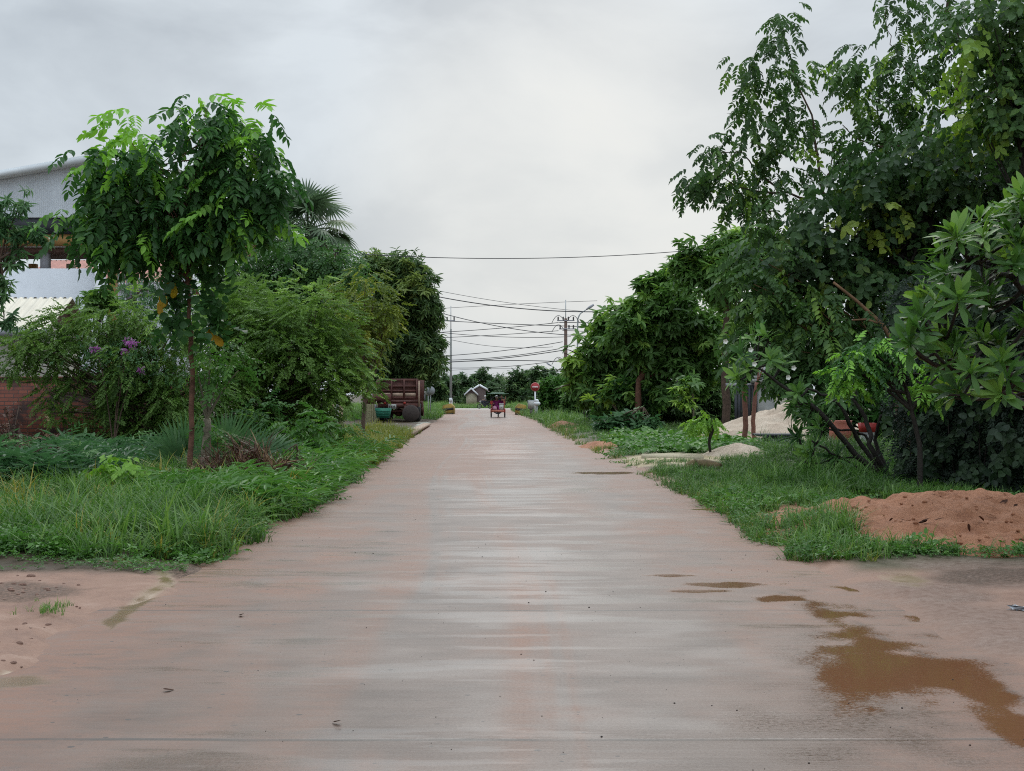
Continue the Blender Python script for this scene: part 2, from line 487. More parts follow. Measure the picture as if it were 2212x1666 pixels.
broom = noise(n, mapv(n, obj, (0.5, 12, 1)), 1.6, 6, 0.6, 0.2)         # broomed ridges run across the road
grain = noise(n, obj, 55, 4, 0.7)
blot = noise(n, mapv(n, obj, (1, 1.6, 1)), 0.9, 7, 0.62)
blot2 = noise(n, mapv(n, obj, (0.5, 3.0, 1)), 2.2, 6, 0.62)
con = ramp(n, blot, [(0.3, (0.078, 0.052, 0.039)), (0.5, (0.132, 0.092, 0.072)), (0.72, (0.185, 0.135, 0.109))])
con = mixc(n, mth(n, 'MULTIPLY', mrange(n, blot2, 0.54, 0.74, 0, 1), 0.3), con, (0.15, 0.135, 0.12))
con = mixc(n, mth(n, 'MULTIPLY', mrange(n, broom, 0.35, 0.7, 0, 1), 0.14), con, (0.24, 0.195, 0.165))
con = mixc(n, mth(n, 'MULTIPLY', attr(n, 'chalk'), 0.5), con, (0.28, 0.24, 0.21))
mudf = mth(n, 'MULTIPLY', attr(n, 'mud'), mrange(n, noise(n, mapv(n, obj, (1, 2.2, 1)), 4.5, 7, 0.65), 0.3, 0.62, 0.45, 1.0))
con = mixc(n, mth(n, 'MULTIPLY', mudf, 0.95), con, (0.235, 0.118, 0.076))
# pitted specks
vo = n.nodes.new('ShaderNodeTexVoronoi'); vo.inputs['Scale'].default_value = 8.0
L(n, obj, vo.inputs['Vector'])
sep = n.nodes.new('ShaderNodeSeparateColor'); L(n, vo.outputs['Color'], sep.inputs[0])
rad = mth(n, 'MULTIPLY', mth(n, 'POWER', sep.outputs[0], 3.0), 0.15)
spk = mth(n, 'LESS_THAN', vo.outputs['Distance'], rad)
con = mixc(n, mth(n, 'MULTIPLY', spk, 0.85), con, (0.06, 0.05, 0.045))
vo2 = n.nodes.new('ShaderNodeTexVoronoi'); vo2.inputs['Scale'].default_value = 21.0
L(n, obj, vo2.inputs['Vector'])
sp2 = n.nodes.new('ShaderNodeSeparateColor'); L(n, vo2.outputs['Color'], sp2.inputs[0])
spk2 = mth(n, 'MULTIPLY', mth(n, 'LESS_THAN', vo2.outputs['Distance'], mth(n, 'MULTIPLY', sp2.outputs[0], 0.42)), mrange(n, noise(n, mapv(n, obj, (1, 0.7, 1)), 1.3, 5, 0.7), 0.55, 0.68, 0, 1))
con = mixc(n, mth(n, 'MULTIPLY', spk2, 0.6), con, (0.07, 0.055, 0.048))
con = mixc(n, mth(n, 'MULTIPLY', mrange(n, noise(n, obj, 70, 4, 0.85), 0.48, 0.7, 0, 1), 0.55), con, (0.1, 0.085, 0.075))
# slab joints across the road every 4.2 m and one along the middle of nothing: only cross joints show
sxyz = n.nodes.new('ShaderNodeSeparateXYZ'); L(n, obj, sxyz.inputs[0])
yj = mth(n, 'ADD', sxyz.outputs['Y'], mth(n, 'MULTIPLY', noise(n, obj, 0.7, 3), 0.10))
fr = mth(n, 'FRACT', mth(n, 'DIVIDE', mth(n, 'ADD', yj, 4.2 * 4 - 7.05), 4.2))
jd = mth(n, 'MULTIPLY', mth(n, 'MINIMUM', fr, mth(n, 'SUBTRACT', 1.0, fr)), 4.2)
jw = mth(n, 'MULTIPLY', mrange(n, jd, 0.01, 0.035, 1, 0), mrange(n, noise(n, mapv(n, obj, (1, 0.2, 1)), 1.4, 4), 0.35, 0.6, 0.35, 1.0))
con = mixc(n, mth(n, 'MULTIPLY', jw, 0.9), con, (0.07, 0.06, 0.052))
con = mixc(n, mth(n, 'MULTIPLY', attr(n, 'slabedge'), 0.7), con, (0.05, 0.035, 0.028))
pu = attr(n, 'pud')
pe = mrange(n, mth(n, 'ADD', pu, mth(n, 'MULTIPLY', mth(n, 'SUBTRACT', noise(n, mapv(n, obj, (1, 0.8, 1)), 48, 8, 0.85), 0.5), 2.6)), 0.25, 0.9, 0, 1)
con = mixc(n, mth(n, 'MULTIPLY', mth(n, 'MULTIPLY', attr(n, 'damp'), mrange(n, noise(n, obj, 45, 5, 0.8), 0.35, 0.62, 0.3, 1)), 1.0), con, (0.085, 0.042, 0.026))
con = mixc(n, mth(n, 'MULTIPLY', pe, 0.92), con, (0.185, 0.078, 0.038))
py_ = attr(n, 'pudy')
con = mixc(n, mth(n, 'MULTIPLY', py_, 0.6), con, (0.19, 0.13, 0.06))
L(n, con, P.inputs['Base Color'])
fi = mrange(n, mth(n, 'ADD', attr(n, 'film'), mth(n, 'MULTIPLY', mth(n, 'SUBTRACT', noise(n, mapv(n, obj, (1, 3.5, 1)), 3.0, 7, 0.7), 0.5), 2.2)), 0.2, 1.1, 0, 1)
ro = mrange(n, grain, 0.3, 0.7, 0.42, 0.56)
L(n, mth(n, 'MULTIPLY', fi, 0.34), P.inputs['Coat Weight'])
P.inputs['Coat Roughness'].default_value = 0.16
P.inputs['Coat IOR'].default_value = 1.33
ro = mth(n, 'SUBTRACT', ro, mth(n, 'MULTIPLY', fi, 0.2))
ro = mth(n, 'ADD', ro, mth(n, 'MULTIPLY', mudf, 0.12))
dmp = mth(n, 'MULTIPLY', attr(n, 'damp'), mrange(n, noise(n, mapv(n, obj, (1, 1.8, 1)), 24, 6, 0.75), 0.36, 0.6, 0, 1))
ro = mth(n, 'MULTIPLY', ro, mth(n, 'SUBTRACT', 1.0, mth(n, 'MULTIPLY', dmp, 0.55)))
ro = mth(n, 'MULTIPLY', ro, mth(n, 'SUBTRACT', 1.0, mth(n, 'MULTIPLY', mth(n, 'MAXIMUM', pe, py_), 0.72)))
L(n, ro, P.inputs['Roughness'])
P.inputs['Specular IOR Level'].default_value = 0.38
bu = n.nodes.new('ShaderNodeBump'); bu.inputs['Distance'].default_value = 0.01
L(n, mth(n, 'MULTIPLY', mth(n, 'SUBTRACT', 1.0, mth(n, 'MAXIMUM', pe, mth(n, 'MULTIPLY', fi, 0.7))), 0.28), bu.inputs['Strength'])
hh = mth(n, 'ADD', mth(n, 'MULTIPLY', broom, 0.9), mth(n, 'MULTIPLY', grain, 0.45))
hh = mth(n, 'SUBTRACT', hh, mth(n, 'MULTIPLY', jw, 1.2))
hh = mth(n, 'SUBTRACT', hh, mth(n, 'MULTIPLY', spk, 0.5))
L(n, hh, bu.inputs['Height']); L(n, bu.outputs[0], P.inputs['Normal'])
L(n, P.outputs[0], o.inputs['Surface'])
M_ROAD = m
rd = g.build('road', M_ROAD, smooth=True, attrs=dict(mud=mud, pud=pud, pudy=pud_y, film=film, chalk=chalk, damp=damp, slabedge=slab_edge))
tag(rd, kind='structure')

# crossing road at the far end
g = Geo()
xs = np.linspace(-70, 70, 71)
a = np.stack([xs, np.full_like(xs, 160.0), np.full_like(xs, -0.002)], -1); b = a.copy(); b[:, 1] = 173
i = np.arange(70)
g.add(np.vstack([a, b]), np.stack([i, i + 1, i + 72, i + 71], -1))
M_ROAD2 = solid('far_concrete', (0.33, 0.29, 0.255), 0.45, var=0.3, scale=0.5)
tag(g.build('crossing_road', M_ROAD2), kind='structure')

# ---- the ground sheet
HUMPS = [(7.5, 31.0, 0.30, 1.4, 3.0), (9.8, 36, 0.25, 3, 3), (-5.2, 25.5, 0.18, 1.6, 1.5), (-8.8, 24, 0.12, 4, 4)]
def ground_h(x, y):
    x = np.asarray(x, float); y = np.asarray(y, float)
    nz = fbm(x * 1.3, y * 0.9, 4, 90)
    d = np.maximum(road_l(y) - x, x - road_r(y))
    dm = np.maximum(160.2 - y, y - 172.8)
    d = np.minimum(d, np.where(np.abs(x) < 70, dm, 99))
    h = -0.07 + 0.115 * sstep(-0.3, 0.45, d + 0.7 * (nz - 0.5))
    out = sstep(0.1, 1.2, d)
    h = h + out * (0.10 * (fbm(x * 0.8, y * 0.6, 4, 95) - 0.45) + 0.05 * sstep(12, 16, y))
    # churned mud at the near left
    cl = sstep(-2.75, -3.3, x) * sstep(12.5, 11.0, y) * sstep(5.5, 7.5, y)
    rg = np.abs(fbm(x * 2.2 + 4, y * 1.8, 4, 99) - 0.5) * 2
    h = h + cl * (0.14 * (fbm(x * 3.5, y * 2.5, 4, 97) - 0.48) + 0.10 * (rg - 0.2) * sstep(10.6, 9.4, y))
    cr = sstep(2.7, 3.4, x) * sstep(14.0, 11.5, y)
    h = h + cr * 0.05 * (fbm(x * 3, y * 3, 4, 98) - 0.5)
    for cx, cy, a, sx, sy in HUMPS:
        h = h + a * np.exp(-((x - cx) / sx) ** 2 - ((y - cy) / sy) ** 2) * out
    return h
def gz(x, y): return float(ground_h(np.array([x]), np.array([y]))[0])

xp = np.concatenate([np.arange(2.3, 9.0, 0.055), spacing(9.0, 2600, 0.2, 0.09)])
xm = np.concatenate([np.arange(2.3, 8.0, 0.055), spacing(8.0, 2600, 0.2, 0.09)])
gx = np.concatenate([-xm[::-1], np.linspace(-2.2, 2.2, 12), xp])
gy = np.concatenate([np.linspace(-400, 0, 6), np.linspace(1, 6, 8), np.arange(6.1, 22, 0.06), spacing(22, 3500, 0.15, 0.012)])
YY, XX = np.meshgrid(gy, gx, indexing='ij')
ZZ = ground_h(XX, YY)
nr, nc = XX.shape
idx = np.arange(nr * nc).reshape(nr, nc)
qd = np.stack([idx[:-1, :-1], idx[:-1, 1:], idx[1:, 1:], idx[1:, :-1]], -1).reshape(-1, 4)
n1 = fbm(XX * 1.0, YY * 0.8, 4, 110)
soil = np.zeros_like(XX)      # 1 = bare pink soil, 0 = dark earth under green
soil = np.maximum(soil, sstep(13.7, 13.0, YY + 0.6 * (n1 - 0.5)))
dd = np.maximum(road_l(YY) - XX, XX - road_r(YY))
soil = np.maximum(soil, sstep(0.5, 0.1, dd + 0.5 * (n1 - 0.5)))
sand = ell(XX, YY, [(1420, 1000, 90, 14), (1320, 1003, 60, 9), (1600, 985, 60, 14), (1560, 1000, 60, 10), (1640, 950, 60, 20)])
sand = sstep(-0.2, 0.3, sand + 0.8 * (n1 - 0.5))
clay = ell(XX, YY, [(1310, 967, 60, 12), (1900, 1110, 260, 30), (2120, 1140, 200, 60), (1220, 925, 40, 8)])
clay = sstep(-0.1, 0.3, clay + 0.8 * (n1 - 0.5))
drk = sstep(2.7, 3.4, XX) * sstep(14.6, 13.6, YY) * sstep(0.3, 0.6, fbm(XX * 0.9, YY * 0.9, 4, 115))
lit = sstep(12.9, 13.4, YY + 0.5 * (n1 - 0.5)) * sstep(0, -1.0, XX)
lit = np.maximum(lit, 0.8 * sstep(-0.2, 0.3, ell(XX, YY, [(30, 1290, 120, 22), (2150, 1255, 120, 22)]) + 1.5 * (fbm(XX * 3, YY * 3, 4, 116) - 0.5)))
wety = ell(XX, YY, [(30, 1470, 90, 18), (1960, 1260, 60, 14), (270, 1228, 60, 5), (150, 1222, 50, 4)])
n4 = fbm(XX * 4, YY * 3, 4, 118)
wety = sstep(-0.2, 0.4, wety - 0.1 + 1.6 * (n4 - 0.5))
nearg = (YY > 6) & (YY < 15) & (XX < -1); sdg = np.full(XX.shape, -200.0)
sdg[nearg] = polysd(STREAM, (1106 + XX / np.maximum(YY, 1) * FD)[nearg], (HY + 1.7 * FD / np.maximum(YY, 1))[nearg])
wety = np.maximum(wety, sstep(-0.5, 0.6, sdg / 9 + 1.8 * (n4 - 0.5)))
g = Geo()
g.add(np.stack([XX, YY, ZZ], -1), qd)
m, n, o = mat_new('earth')
P = n.nodes.new('ShaderNodeBsdfPrincipled')
T = n.nodes.new('ShaderNodeTexCoord'); obj = T.outputs['Object']
b1 = noise(n, obj, 1.7, 8, 0.65); b2 = noise(n, obj, 14, 6, 0.7)
pink = ramp(n, b1, [(0.3, (0.17, 0.088, 0.06)), (0.5, (0.28, 0.165, 0.118)), (0.7, (0.36, 0.24, 0.185))])
pink = mixc(n, mth(n, 'MULTIPLY', mrange(n, b2, 0.5, 0.75, 0, 1), 0.55), pink, (0.2, 0.105, 0.07))
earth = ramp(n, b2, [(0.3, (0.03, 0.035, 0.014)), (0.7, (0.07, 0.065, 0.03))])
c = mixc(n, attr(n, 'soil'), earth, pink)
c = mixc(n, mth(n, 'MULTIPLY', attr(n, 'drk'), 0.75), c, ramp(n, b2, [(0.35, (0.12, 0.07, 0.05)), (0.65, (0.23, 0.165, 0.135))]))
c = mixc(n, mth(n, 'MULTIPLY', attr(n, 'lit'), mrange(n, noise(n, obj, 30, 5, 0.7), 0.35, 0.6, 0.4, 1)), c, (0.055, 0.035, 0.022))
c = mixc(n, attr(n, 'sand'), c, ramp(n, b2, [(0.3, (0.32, 0.24, 0.13)), (0.7, (0.48, 0.39, 0.25))]))
c = mixc(n, attr(n, 'clay'), c, ramp(n, b2, [(0.3, (0.25, 0.11, 0.06)), (0.7, (0.36, 0.18, 0.11))]))
c = mixc(n, mth(n, 'MULTIPLY', attr(n, 'wety'), 0.65), c, (0.2, 0.145, 0.07))
L(n, c, P.inputs['Base Color'])
P.inputs['Specular IOR Level'].default_value = 0.2
rr_ = mth(n, 'SUBTRACT', mrange(n, b1, 0.35, 0.65, 0.5, 0.8), mth(n, 'MULTIPLY', attr(n, 'wety'), 0.38))
L(n, rr_, P.inputs['Roughness'])
bu = n.nodes.new('ShaderNodeBump'); bu.inputs['Distance'].default_value = 0.05
L(n, mth(n, 'MULTIPLY', mth(n, 'SUBTRACT', 1.0, attr(n, 'wety')), 0.55), bu.inputs['Strength'])
L(n, mth(n, 'ADD', mth(n, 'MULTIPLY', b2, 0.6), b1), bu.inputs['Height']); L(n, bu.outputs[0], P.inputs['Normal'])
L(n, P.outputs[0], o.inputs['Surface'])
M_EARTH = m
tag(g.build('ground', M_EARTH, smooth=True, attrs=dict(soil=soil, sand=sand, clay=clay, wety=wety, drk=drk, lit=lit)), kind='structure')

# ================================================================== heaps
def heap(name, cx, cy, rx, ry, h, mat, label, cat, rough=0.05, seed=0, peaks=(), nseg=110, fs=1.0, ex=1.35):
    rr = np.linspace(0, 1.15, 60); th = np.linspace(0, 2 * np.pi, nseg, endpoint=False)
    RRr, TH = np.meshgrid(rr, th, indexing='ij')
    wob = 1 + 0.22 * (fbm(np.cos(TH) * 2 + 5, np.sin(TH) * 2 + 5, 3, seed) - 0.5)
    x = cx + rx * RRr * np.cos(TH) * wob; y = cy + ry * RRr * np.sin(TH) * wob
    base = ground_h(x, y)
    prof = np.clip(1 - RRr ** ex, -0.2, 1)
    for (px, py, pa, ps) in peaks:
        prof = prof + pa * np.exp(-((x - px) ** 2 + (y - py) ** 2) / ps ** 2) * sstep(1.0, 0.7, RRr)
    z = base + h * prof + rough * (fbm(x * 2.2 * fs, y * 2.2 * fs, 5, seed + 3) - 0.5) * sstep(1.1, 0.8, RRr) * 2
    z = np.where(RRr > 1.02, base - 0.08, z)
    g = Geo()
    nr, nc = x.shape
    i = np.arange(nr * nc).reshape(nr, nc)
    j = np.roll(i, -1, axis=1)
    q = np.stack([i[:-1], i[1:], j[1:], j[:-1]], -1).reshape(-1, 4)
    g.add(np.stack([x, y, z], -1), q)
    o = g.build(name, mat, smooth=True, org=(cx, cy, gz(cx, cy)))
    return tag(o, label, cat), (lambda X, Y: None)
def soilmat(name, cols, sc=3.0, bump=0.8, rough=0.8):
    m, n, o = mat_new(name)
    P = n.nodes.new('ShaderNodeBsdfPrincipled'); T = n.nodes.new('ShaderNodeTexCoord'); ob = T.outputs['Object']
    a = noise(n, ob, sc, 8, 0.65); b = noise(n, ob, sc * 9, 6, 0.75)
    c = ramp(n, mth(n, 'ADD', mth(n, 'MULTIPLY', a, 0.6), mth(n, 'MULTIPLY', b, 0.4)), [(0.34, cols[0]), (0.5, cols[1]), (0.66, cols[2])])
    L(n, c, P.inputs['Base Color']); P.inputs['Roughness'].default_value = rough
    bu = n.nodes.new('ShaderNodeBump'); bu.inputs['Strength'].default_value = bump; bu.inputs['Distance'].default_value = 0.05
    L(n, mth(n, 'ADD', a, b), bu.inputs['Height']); L(n, bu.outputs[0], P.inputs['Normal'])
    L(n, P.outputs[0], o.inputs['Surface']); return m
M_REDSOIL = soilmat('red_soil', ((0.23, 0.082, 0.036), (0.36, 0.15, 0.072), (0.44, 0.2, 0.108)))
M_BEIGE = soilmat('beige_sand', ((0.33, 0.24, 0.17), (0.5, 0.39, 0.29), (0.6, 0.5, 0.39)), sc=2.0)
heap('soil_heap', 5.6, 17.1, 2.6, 2.9, 0.35, M_REDSOIL, 'low mound of red soil beside the road at the right, littered with dead leaves', 'soil heap', rough=0.15, seed=3, peaks=[(4.9, 17.6, 0.25, 0.8), (6.5, 17.2, 0.3, 0.6)], fs=1.6)
heap('sand_heap', 9.9, 48.5, 3.9, 3.5, 1.5, M_BEIGE, 'large heap of beige sand behind the two red posts', 'sand heap', rough=0.16, seed=5, ex=1.05)
heap('soil_heap', 2.75, 45.5, 0.85, 1.8, 0.13, M_REDSOIL, 'small flat spill of red soil on the right road edge before the dark grass', 'soil heap', rough=0.05, seed=8)
heap('soil_heap', 2.55, 73.0, 0.75, 2.0, 0.26, M_REDSOIL, 'far small pile of red soil by the right road edge near the black stump', 'soil heap', rough=0.06, seed=11)
heap('sand_heap', 5.85, 37.0, 0.9, 1.6, 0.28, M_BEIGE, 'small yellowish sand spill sloping down from the grey tank', 'sand heap', rough=0.05, seed=14)

# ================================================================== vegetation
def kite(base, d, nrm, ln, wd, fold=0.15, droop=0.15):      # pointed leaflet, two quads folded along the midrib
    d = d / (np.linalg.norm(d) + 1e-9)
    s = np.cross(nrm, d); s /= np.linalg.norm(s) + 1e-9
    u = np.cross(d, s)
    e = s * wd * 0.5 + u * wd * fold; f = -s * wd * 0.5 + u * wd * fold
    return np.array([base, base + d * ln * 0.25 + e * 0.85, base + d * ln * 0.62 + e * 0.9 - u * ln * droop * 0.3, base + d * ln - u * ln * droop,
                     base + d * ln * 0.62 + f * 0.9 - u * ln * droop * 0.3, base + d * ln * 0.25 + f * 0.85])
def leaf6(base, d, nrm, ln, wd, droop=0.12, ob=0.62):      # a fuller blade, 4 quads along a folded midrib
    d = d / (np.linalg.norm(d) + 1e-9)
    s = np.cross(nrm, d); s /= np.linalg.norm(s) + 1e-9
    u = np.cross(d, s)
    V = []
    for t, k in ((0, 0.08), (0.3, 0.62), (ob, 1.0), (0.88, 0.62), (1.0, 0.05)):
        m = base + d * ln * t - u * ln * droop * t * t
        V += [m + s * wd * 0.5 * k + u * wd * 0.10 * k, m, m - s * wd * 0.5 * k + u * wd * 0.10 * k]
    q = []
    for i in range(4):
        a = i * 3
        q += [[a, a + 1, a + 4, a + 3], [a + 1, a + 2, a + 5, a + 4]]
    return np.array(V), np.array(q)
KQ = np.array([[0, 1, 2, 3], [0, 3, 4, 5]])
def tp_pinnate(r, pairs=5, ll=0.36, lw=0.15, droop=0.5, rachis=0.35):
    V = []; A = []
    def P(t): return np.array([t, 0.03 * math.sin(3 * t), -rachis * t * t])
    for k in range(pairs):
        t = 0.22 + 0.74 * k / max(1, pairs - 1)
        for sg in (-1, 1):
            d = np.array([0.5 + 0.2 * r.normal() * 0.5, sg * 0.9, -droop + 0.25 * r.normal()])
            nn = np.array([0.3 * r.normal() * 0.5, 0.35 * sg + 0.2 * r.normal(), 1.0])
            sc = (0.75 + 0.25 * math.sin(math.pi * min(1, t))) * r.uniform(0.85, 1.12)
            V.append(kite(P(t), d, nn, ll * sc, lw * sc)); A.append(np.full(6, r.normal() * 0.05))
    V.append(kite(P(1), np.array([0.9, 0.1 * r.normal(), -droop * 1.1]), np.array([0, 0.2 * r.normal(), 1.0]), ll, lw)); A.append(np.zeros(6))
    n = len(V)
    return np.concatenate(V), np.concatenate([KQ + 6 * i for i in range(n)]), np.concatenate(A)
def tp_whorl(r, n=9, ln=0.9, wd=0.22, lo=-0.6, hi=0.6, obl=False):
    V = []; Q = []; A = []; c = 0
    for k in range(n):
        az = 2.4 * k + r.normal() * 0.2; el = r.uniform(lo, hi)
        d = np.array([math.cos(el) * math.cos(az) * 0.9 + 0.25, math.cos(el) * math.sin(az), math.sin(el)])
        nn = np.array([-math.sin(el) * math.cos(az), -math.sin(el) * math.sin(az), math.cos(el)]) + r.normal(size=3) * 0.15
        l = ln * r.uniform(0.75, 1.1)
        b = np.array([0, 0, 0.02 * k * ln])
        if obl:
            v, q = leaf6(b, d, nn, l, wd * r.uniform(0.85, 1.1), droop=r.uniform(0.05, 0.28))
        else:
            v, q = kite(b, d, nn, l, wd, droop=0.12), KQ
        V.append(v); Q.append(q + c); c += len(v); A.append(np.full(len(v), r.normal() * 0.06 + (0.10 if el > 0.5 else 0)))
    return np.concatenate(V), np.concatenate(Q), np.concatenate(A)
def tp_sprig(r, n=7, ln=0.42, wd=0.3, droop=0.3):
    V = []; A = []
    for k in range(n):
        t = k / (n - 1); sg = 1 if k % 2 else -1
        d = np.array([0.6, sg * r.uniform(0.5, 1.0), -droop + 0.3 * r.normal()])
        nn = np.array([0.4 + 0.3 * r.normal(), 0.3 * r.normal(), 0.9])
        V.append(kite(np.array([t, 0, -0.25 * t * t]), d, nn, ln * r.uniform(0.7, 1.15), wd * r.uniform(0.8, 1.1))); A.append(np.full(6, r.normal() * 0.07))
    return np.concatenate(V), np.concatenate([KQ + 6 * i for i in range(n)]), np.concatenate(A)
def tp_tuft(r, n=9, ln=1.0, wd=0.03, lean=0.6, seg=4, spread=0.12):
    V = []; Q = []; A = []; c = 0
    for k in range(n):
        az = r.uniform(0, 6.283); l = ln * r.uniform(0.5, 1.1); le = lean * r.uniform(0.3, 1.5)
        b = np.array([r.normal() * spread, r.normal() * spread, 0])
        h = np.array([math.cos(az), math.sin(az), 0]); s = np.array([-h[1], h[0], 0])
        for i in range(seg):
            t = i / (seg - 1)
            m = b + h * l * le * t * t * 0.8 + np.array([0, 0, l * (t - 0.42 * le * t * t)])
            wv = wd * (1 - t ** 1.5) * 0.5 + wd * 0.04
            V += [m + s * wv, m - s * wv]
        for i in range(seg - 1):
            a = c + 2 * i; Q.append([a, a + 1, a + 3, a + 2])
        c += 2 * seg; A.append(np.full(2 * seg, r.normal() * 0.16) + np.repeat(np.linspace(-0.05, 0.08, seg), 2))
    return np.array(V), np.array(Q), np.concatenate(A)
def tp_fan(r, nb=26, arc=2.2, ln=1.0, wd=0.09, cup=0.25, droopt=0.25):   # fan blade spreading in local XY from origin towards +X
    V = []; Q = []; A = []; c = 0
    for k in range(nb):
        a = -arc + 2 * arc * k / (nb - 1)
        l = ln * (0.72 + 0.28 * math.cos(a * 0.6)) * r.uniform(0.92, 1.05)
        h = np.array([math.cos(a), math.sin(a), 0]); s = np.array([-h[1], h[0], 0])
        for i, t in enumerate((0.0, 0.35, 0.7, 1.0)):
            m = h * l * t + np.array([0, 0, cup * t - (cup + droopt) * t * t + (0.03 if k % 2 else -0.03) * t])
            wv = (0.02, wd * 0.62, wd * 0.4, 0.004)[i]
            V += [m + s * wv, m - s * wv]
        for i in range(3):
            q = c + 2 * i; Q.append([q, q + 1, q + 3, q + 2])
        c += 8; A.append(np.full(8, r.normal() * 0.05))
    return np.array(V), np.array(Q), np.concatenate(A)

_r = np.random.default_rng(3)
TP = dict(
    pin=[tp_pinnate(_r, 5, 0.4, 0.2, 0.55, 0.35) for _ in range(5)],
    pin7=[tp_pinnate(_r, 6, 0.36, 0.165, 0.55, 0.35) for _ in range(5)],
    feather=[tp_pinnate(_r, 8, 0.26, 0.12, 0.2, 0.3) for _ in range(5)],
    mango=[tp_whorl(_r, 10, 0.95, 0.2, -1.1, 0.35) for _ in range(5)],
    row=[tp_whorl(_r, 9, 0.9, 0.3, -0.9, 0.4) for _ in range(5)],
    frangi=[tp_whorl(_r, 15, 1.0, 0.245, -0.3, 1.15, True) for _ in range(4)],
    broad=[tp_sprig(_r, 7, 0.42, 0.34, 0.45) for _ in range(5)],
    small=[tp_sprig(_r, 9, 0.3, 0.17, 0.15) for _ in range(5)],
    lance=[tp_sprig(_r, 9, 0.55, 0.11, 0.1) for _ in range(5)],
    tuft=[tp_tuft(_r, 8, 1.0, 0.045, 0.95, 4, 0.14) for _ in range(6)],
    longtuft=[tp_tuft(_r, 13, 1.0, 0.034, 1.0, 5, 0.08) for _ in range(5)],
    fan=[tp_fan(_r, 22, 1.5, 1.0, 0.075, 0.3, 0.35) for _ in range(3)],
    fanp=[tp_fan(_r, 30, 2.5, 1.0, 0.085, 0.2, 0.3) for _ in range(3)],
)
def frames(d, u):
    d = d / (np.linalg.norm(d, axis=1)[:, None] + 1e-9)
    z = u - d * np.sum(d * u, axis=1)[:, None]
    z /= np.linalg.norm(z, axis=1)[:, None] + 1e-9
    y = np.cross(z, d)
    return np.stack([d, y, z], -1)          # columns
def scatter(g, tps, pos, d, u, sc, a, r):
    pos = np.asarray(pos, float)
    if len(pos) == 0: return
    k = r.integers(0, len(tps), len(pos))
    M = frames(np.asarray(d, float), np.asarray(u, float)); sc = np.broadcast_to(np.asarray(sc, float), (len(pos),)); a = np.broadcast_to(np.asarray(a, float), (len(pos),))
    for j, (tv, tf, ta) in enumerate(tps):
        s = np.nonzero(k == j)[0]
        if not len(s): continue
        V = np.einsum('nij,mj->nmi', M[s], tv) * sc[s][:, None, None] + pos[s][:, None, :]
        A = a[s][:, None] + ta[None, :]
        F = (tf[None] + (np.arange(len(s)) * len(tv))[:, None, None]).reshape(-1, 4)
        g.add(V.reshape(-1, 3), F, None, A.reshape(-1))

DENS = 4.5
def clump(g, c, Rm, tps, ls, dens, r, droop=0.35, young=0.06, base=0.42, flat=0.85, tight=0.34, up_bias=0.25, yb=0.95, hang=0.0):
    """one bough of foliage: twigs set around a few sub-branches, leaves pointing outward"""
    n = max(10, int(DENS * dens * (Rm / ls) ** 2))
    m = max(3, int(n / 16))
    u = r.normal(size=(m, 3)); u[:, 2] += up_bias; u /= np.linalg.norm(u, axis=1)[:, None]
    rad = r.uniform(0.35, 1.0, m) ** 0.6
    sc_ = c + u * (Rm * rad)[:, None] * np.array([1, 1, flat])
    k = r.integers(0, m, n)
    off = r.normal(size=(n, 3)) * (Rm * tight * 0.62 + ls * 0.25)
    p = sc_[k] + off
    if hang: p[:, 2] -= np.abs(r.normal(size=n)) * hang
    d = u[k] * 0.7 + off / (np.linalg.norm(off, axis=1)[:, None] + 1e-6) * 0.6 + r.normal(size=(n, 3)) * 0.35
    d[:, 2] = d[:, 2] * 0.45 - droop
    up = np.array([0, 0, 1.0]) + r.normal(size=(n, 3)) * 0.3
    sub = r.normal(size=m) * 0.10
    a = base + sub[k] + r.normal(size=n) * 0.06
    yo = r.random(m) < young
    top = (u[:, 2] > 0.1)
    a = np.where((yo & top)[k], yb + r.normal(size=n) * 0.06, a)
    scatter(g, tps, p, d, up, ls * r.uniform(0.75, 1.2, n), a, r)

